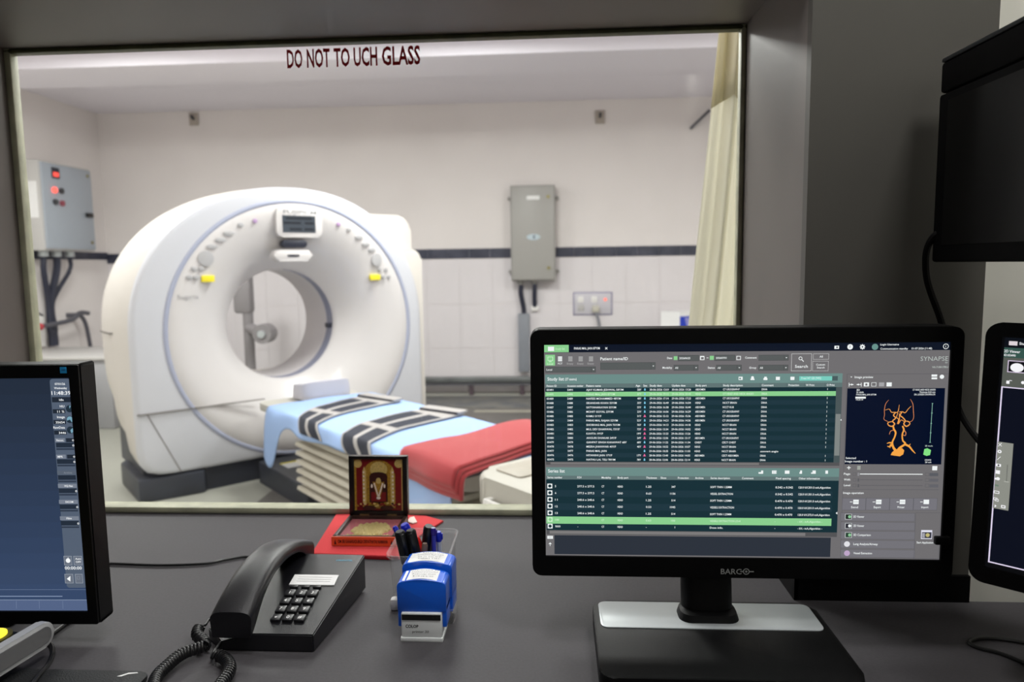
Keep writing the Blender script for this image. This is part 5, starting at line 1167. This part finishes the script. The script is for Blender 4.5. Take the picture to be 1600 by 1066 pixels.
    for sgn in (-1, 1):
        for q in range(7): el(.0005 + sgn * (.008 - q * .0011), .060 - q * .0036, .0016, .0022, wh, 10)
        el(sgn * .0125, .056, .002, .004, wh, 10)
    el(.0005, .033, .004, .003, wh)
    random.seed(3)
    for q in range(26): el(-.040 + .081 * q / 25, .016 + random.random() * .008, .0028, .002, random.choice([gl, gd, dk, mar]), 8)
    for sgn in (-1, 1): el(sgn * .017, .014, .013, .0045, dk)
    g.build('picture', l, smooth=False)['label'] = 'gold and maroon devotional picture'
    p = [desk_pt(*q, .7545)[:2] for q in ((636, 816), (640, 810), (647, 808), (652, 817), (645, 819))]
    tag(G().prism([tuple(q) for q in p], .7539, .7563, mat('eraser_pink', (236, 214, 204), .6), None, .0006).build('paper_scrap'), 'small pinkish white scrap on red cloth behind pen cup', 'paper')
shrine()

# ------------------------------------------------------------------ pen cup and pens
def cup():
    cx, cy = -.2015, 1.032
    t = thing('pen_cup', 'clear plastic square cup full of pens', 'pen cup', (cx, cy, .75))
    def ring(hx, hy, z, r): return [Vector((a, b, z)) for a, b in rrect(-hx, -hy, hx, hy, r, 6)]
    g = G()
    g.loft([ring(.037, .042, .001, .012), ring(.039, .044, .004, .012), ring(.0435, .053, .080, .014), ring(.047, .057, .0815, .016), ring(.047, .057, .0855, .016), ring(.044, .054, .0855, .014), ring(.041, .0505, .079, .013), ring(.0365, .0415, .006, .011)], CLEARP)
    g.build('cup', t, 35)
    g = G(); g.b2((-.043, -.050, .0), (-.030, -.036, .018), WHITE, .004); g.build('corner_foot', t)['label'] = 'white corner foot'
    def pen(top, r, label, body, cap, cap_m, caplen, base, name='pen', ytop=None):
        P1 = hit(top[0], top[1], 1, ytop or cy); P0 = Vector((cx + base[0], cy + base[1], .7575)); d = (P1 - P0)
        t = thing(name, label, name, P0); q = d.to_track_quat('Z', 'Y').to_matrix().to_4x4(); Ln = d.length
        g = G(q); g.lathe([(r * .25, 0), (r * .8, .012), (r, .016), (r, Ln - caplen)], body, 14); g.build('barrel', t)
        g = G(q); g.lathe([(r * 1.18, Ln - caplen - .001), (r * 1.22, Ln - caplen + .002), (r * 1.15, Ln - .003), (r * .85, Ln)], cap_m, 16)
        c = g.build('cap', t)
        g = G(q); g.b2((r * 1.1, -r * .35, Ln - caplen * .9), (r * 1.1 + .0018, r * .35, Ln - .003), cap_m, .0004); g.build('clip', c)
    clr = CLEARP; bk = mat('marker_black', (18, 18, 20), .35); bl = mat('cap_blue', (28, 44, 190), .3); rd = mat('cap_red', (206, 32, 30), .3); pu = mat('pen_violet', (70, 70, 180), .35)
    wb = mat('pen_white_barrel', (210, 214, 220), .3)
    pen((616, 823), .0034, 'thin pen with blue cap leaning left over cup rim', wb, 1, bl, .016, (.012, -.010), ytop=1.022)
    pen((631, 819), .0060, 'marker with round blue end, behind two black markers', bk, 1, bl, .015, (.008, .02), 'marker', 1.037)
    pen((624, 830), .0068, 'leftmost black marker standing in pen cup', bk, 1, bk, .050, (-.012, -.018), 'marker', 1.002)
    pen((641, 828), .0068, 'black marker in pen cup beside the red-capped one', bk, 1, bk, .050, (.004, -.022), 'marker', 1.007)
    pen((649, 840), .0058, 'marker with red cap in middle of pen cup', wb, 1, rd, .022, (.012, .0), 'marker', 1.022)
    pen((670, 822), .0068, 'tall black marker tilted right in pen cup', bk, 1, bk, .055, (-.006, .012), 'marker', 1.022)
    pen((677, 825), .0036, 'slim violet pen next to tall tilted black marker', pu, 1, mat('tip_violet', (48, 30, 130), .3), .010, (.018, -.012), ytop=1.017)
    pen((685, 831), .0040, 'clear pen with blue cap nearest cup right side', wb, 1, bl, .014, (.024, .008), ytop=1.022)
    pen((664, 849), .0038, 'short grey pen low inside pen cup', mat('pen_brown', (120, 96, 84), .5), 1, mat('pen_brown', (120, 96, 84)), .02, (.0, -.03), ytop=1.002)
cup()
def stamp(cx, cy, w_, label, front, rz=0.0, h=.097):
    t = thing('self_inking_stamp', label, 'stamp', (cx, cy, .75), rz)
    hw = w_ / 2; RX = Matrix.Rotation(PI / 2, 4, 'X')
    # blue outer cover: arched top, open legs
    def arch(hw_, z0, z1, r, sag=.006):
        p = [(-hw_, z0)]; p = []
        for i in range(7): a = math.radians(180 - 90 * i / 6); p.append((-hw_ + r + r * math.cos(a), z1 - sag - r + r * math.sin(a)))
        for i in range(1, 6): k = i / 6; p.append((-hw_ + r + (2 * hw_ - 2 * r) * k, z1 - sag + sag * math.sin(PI * k)))
        for i in range(7): a = math.radians(90 - 90 * i / 6); p.append((hw_ - r + r * math.cos(a), z1 - sag - r + r * math.sin(a)))
        return [(-hw_, z0)] + p + [(hw_, z0)]
    g = G()
    g.prism(arch(hw, .040, h, .0065, .0035), -.018, .018, BLUEP, RX, .0015)
    for s in (-1, 1): g.b2((s * hw, -.016, .018), (s * (hw - .006), .016, .048), BLUEP, .0015)
    g.build('cover', t)
    g = G()
    if front:
        g.b2((-hw + .005, -.021, .0), (hw - .006, .019, .040), STAMPW, .0025); g.b2((-hw + .004, -.022, .0), (hw - .005, .020, .006), STAMPW, .001)
    else:
        g.b2((-hw + .006, -.018, .0), (hw + .001, .018, .022), CLEARP, .002); g.b2((-hw + .009, -.015, .004), (hw - .006, .015, .04), mat('stamp_dark', (60, 58, 60), .4), .002)
    f = g.build('foot_frame', t)
    if front:
        g = G(); g.b2((-hw + .0065, -.0222, .0305), (hw - .0075, -.0205, .0378), INK); g.build('index_window', f, smooth=False)
        g = G(); put_text(g, 'COLOP', INK, frameM((-hw + .011, -.0213, .0195), (1, 0, 0), (0, 0, 1)), .0042, .0175, bold=.03); put_text(g, 'printer 30', INK, frameM((-hw + .020, -.0213, .0125), (1, 0, 0), (.12, 0, 1)), .0036, .022); g.build('lettering', f, smooth=False)
    g = G()
    def lab(i, j):
        k = .10 + .74 * i; x = -hw + 2 * hw * k; kk = (x + hw - .010) / (2 * hw - .02); z = h - .0035 + .0035 * math.sin(PI * min(max(kk, 0), 1))
        return Vector((x, -.0155 + .031 * j, z + .0006))
    g.grid(lab, 12, 2, PAPER); L_ = g.build('label_strip', t, solid=-1)
    g = G()
    for r_ in range(4):
        put_text(g, ['Dr. RAKESH PRAJA', 'Consultant Radiologist', 'Reg. No. RMC 24187', 'MBBS MD'][r_] if not front else ['Reported by', 'Checked and Verified', 'Radiology Dept', 'Date'][r_], INK, frameM((-hw * .55 + .002 * r_, .008 - .0065 * r_, h + .0016), (1, 0, 0), (0, 1, 0)), .0026, hw * (1.2 - .12 * r_))
    g.build('label_print', L_, smooth=False)
stamp(-.1815, .921, .066, 'blue and white self-inking stamp in front of the other one', True, h=.085)
stamp(-.181, .965, .070, 'taller blue self-inking stamp between front stamp and pen cup', False, math.radians(-2), .091)
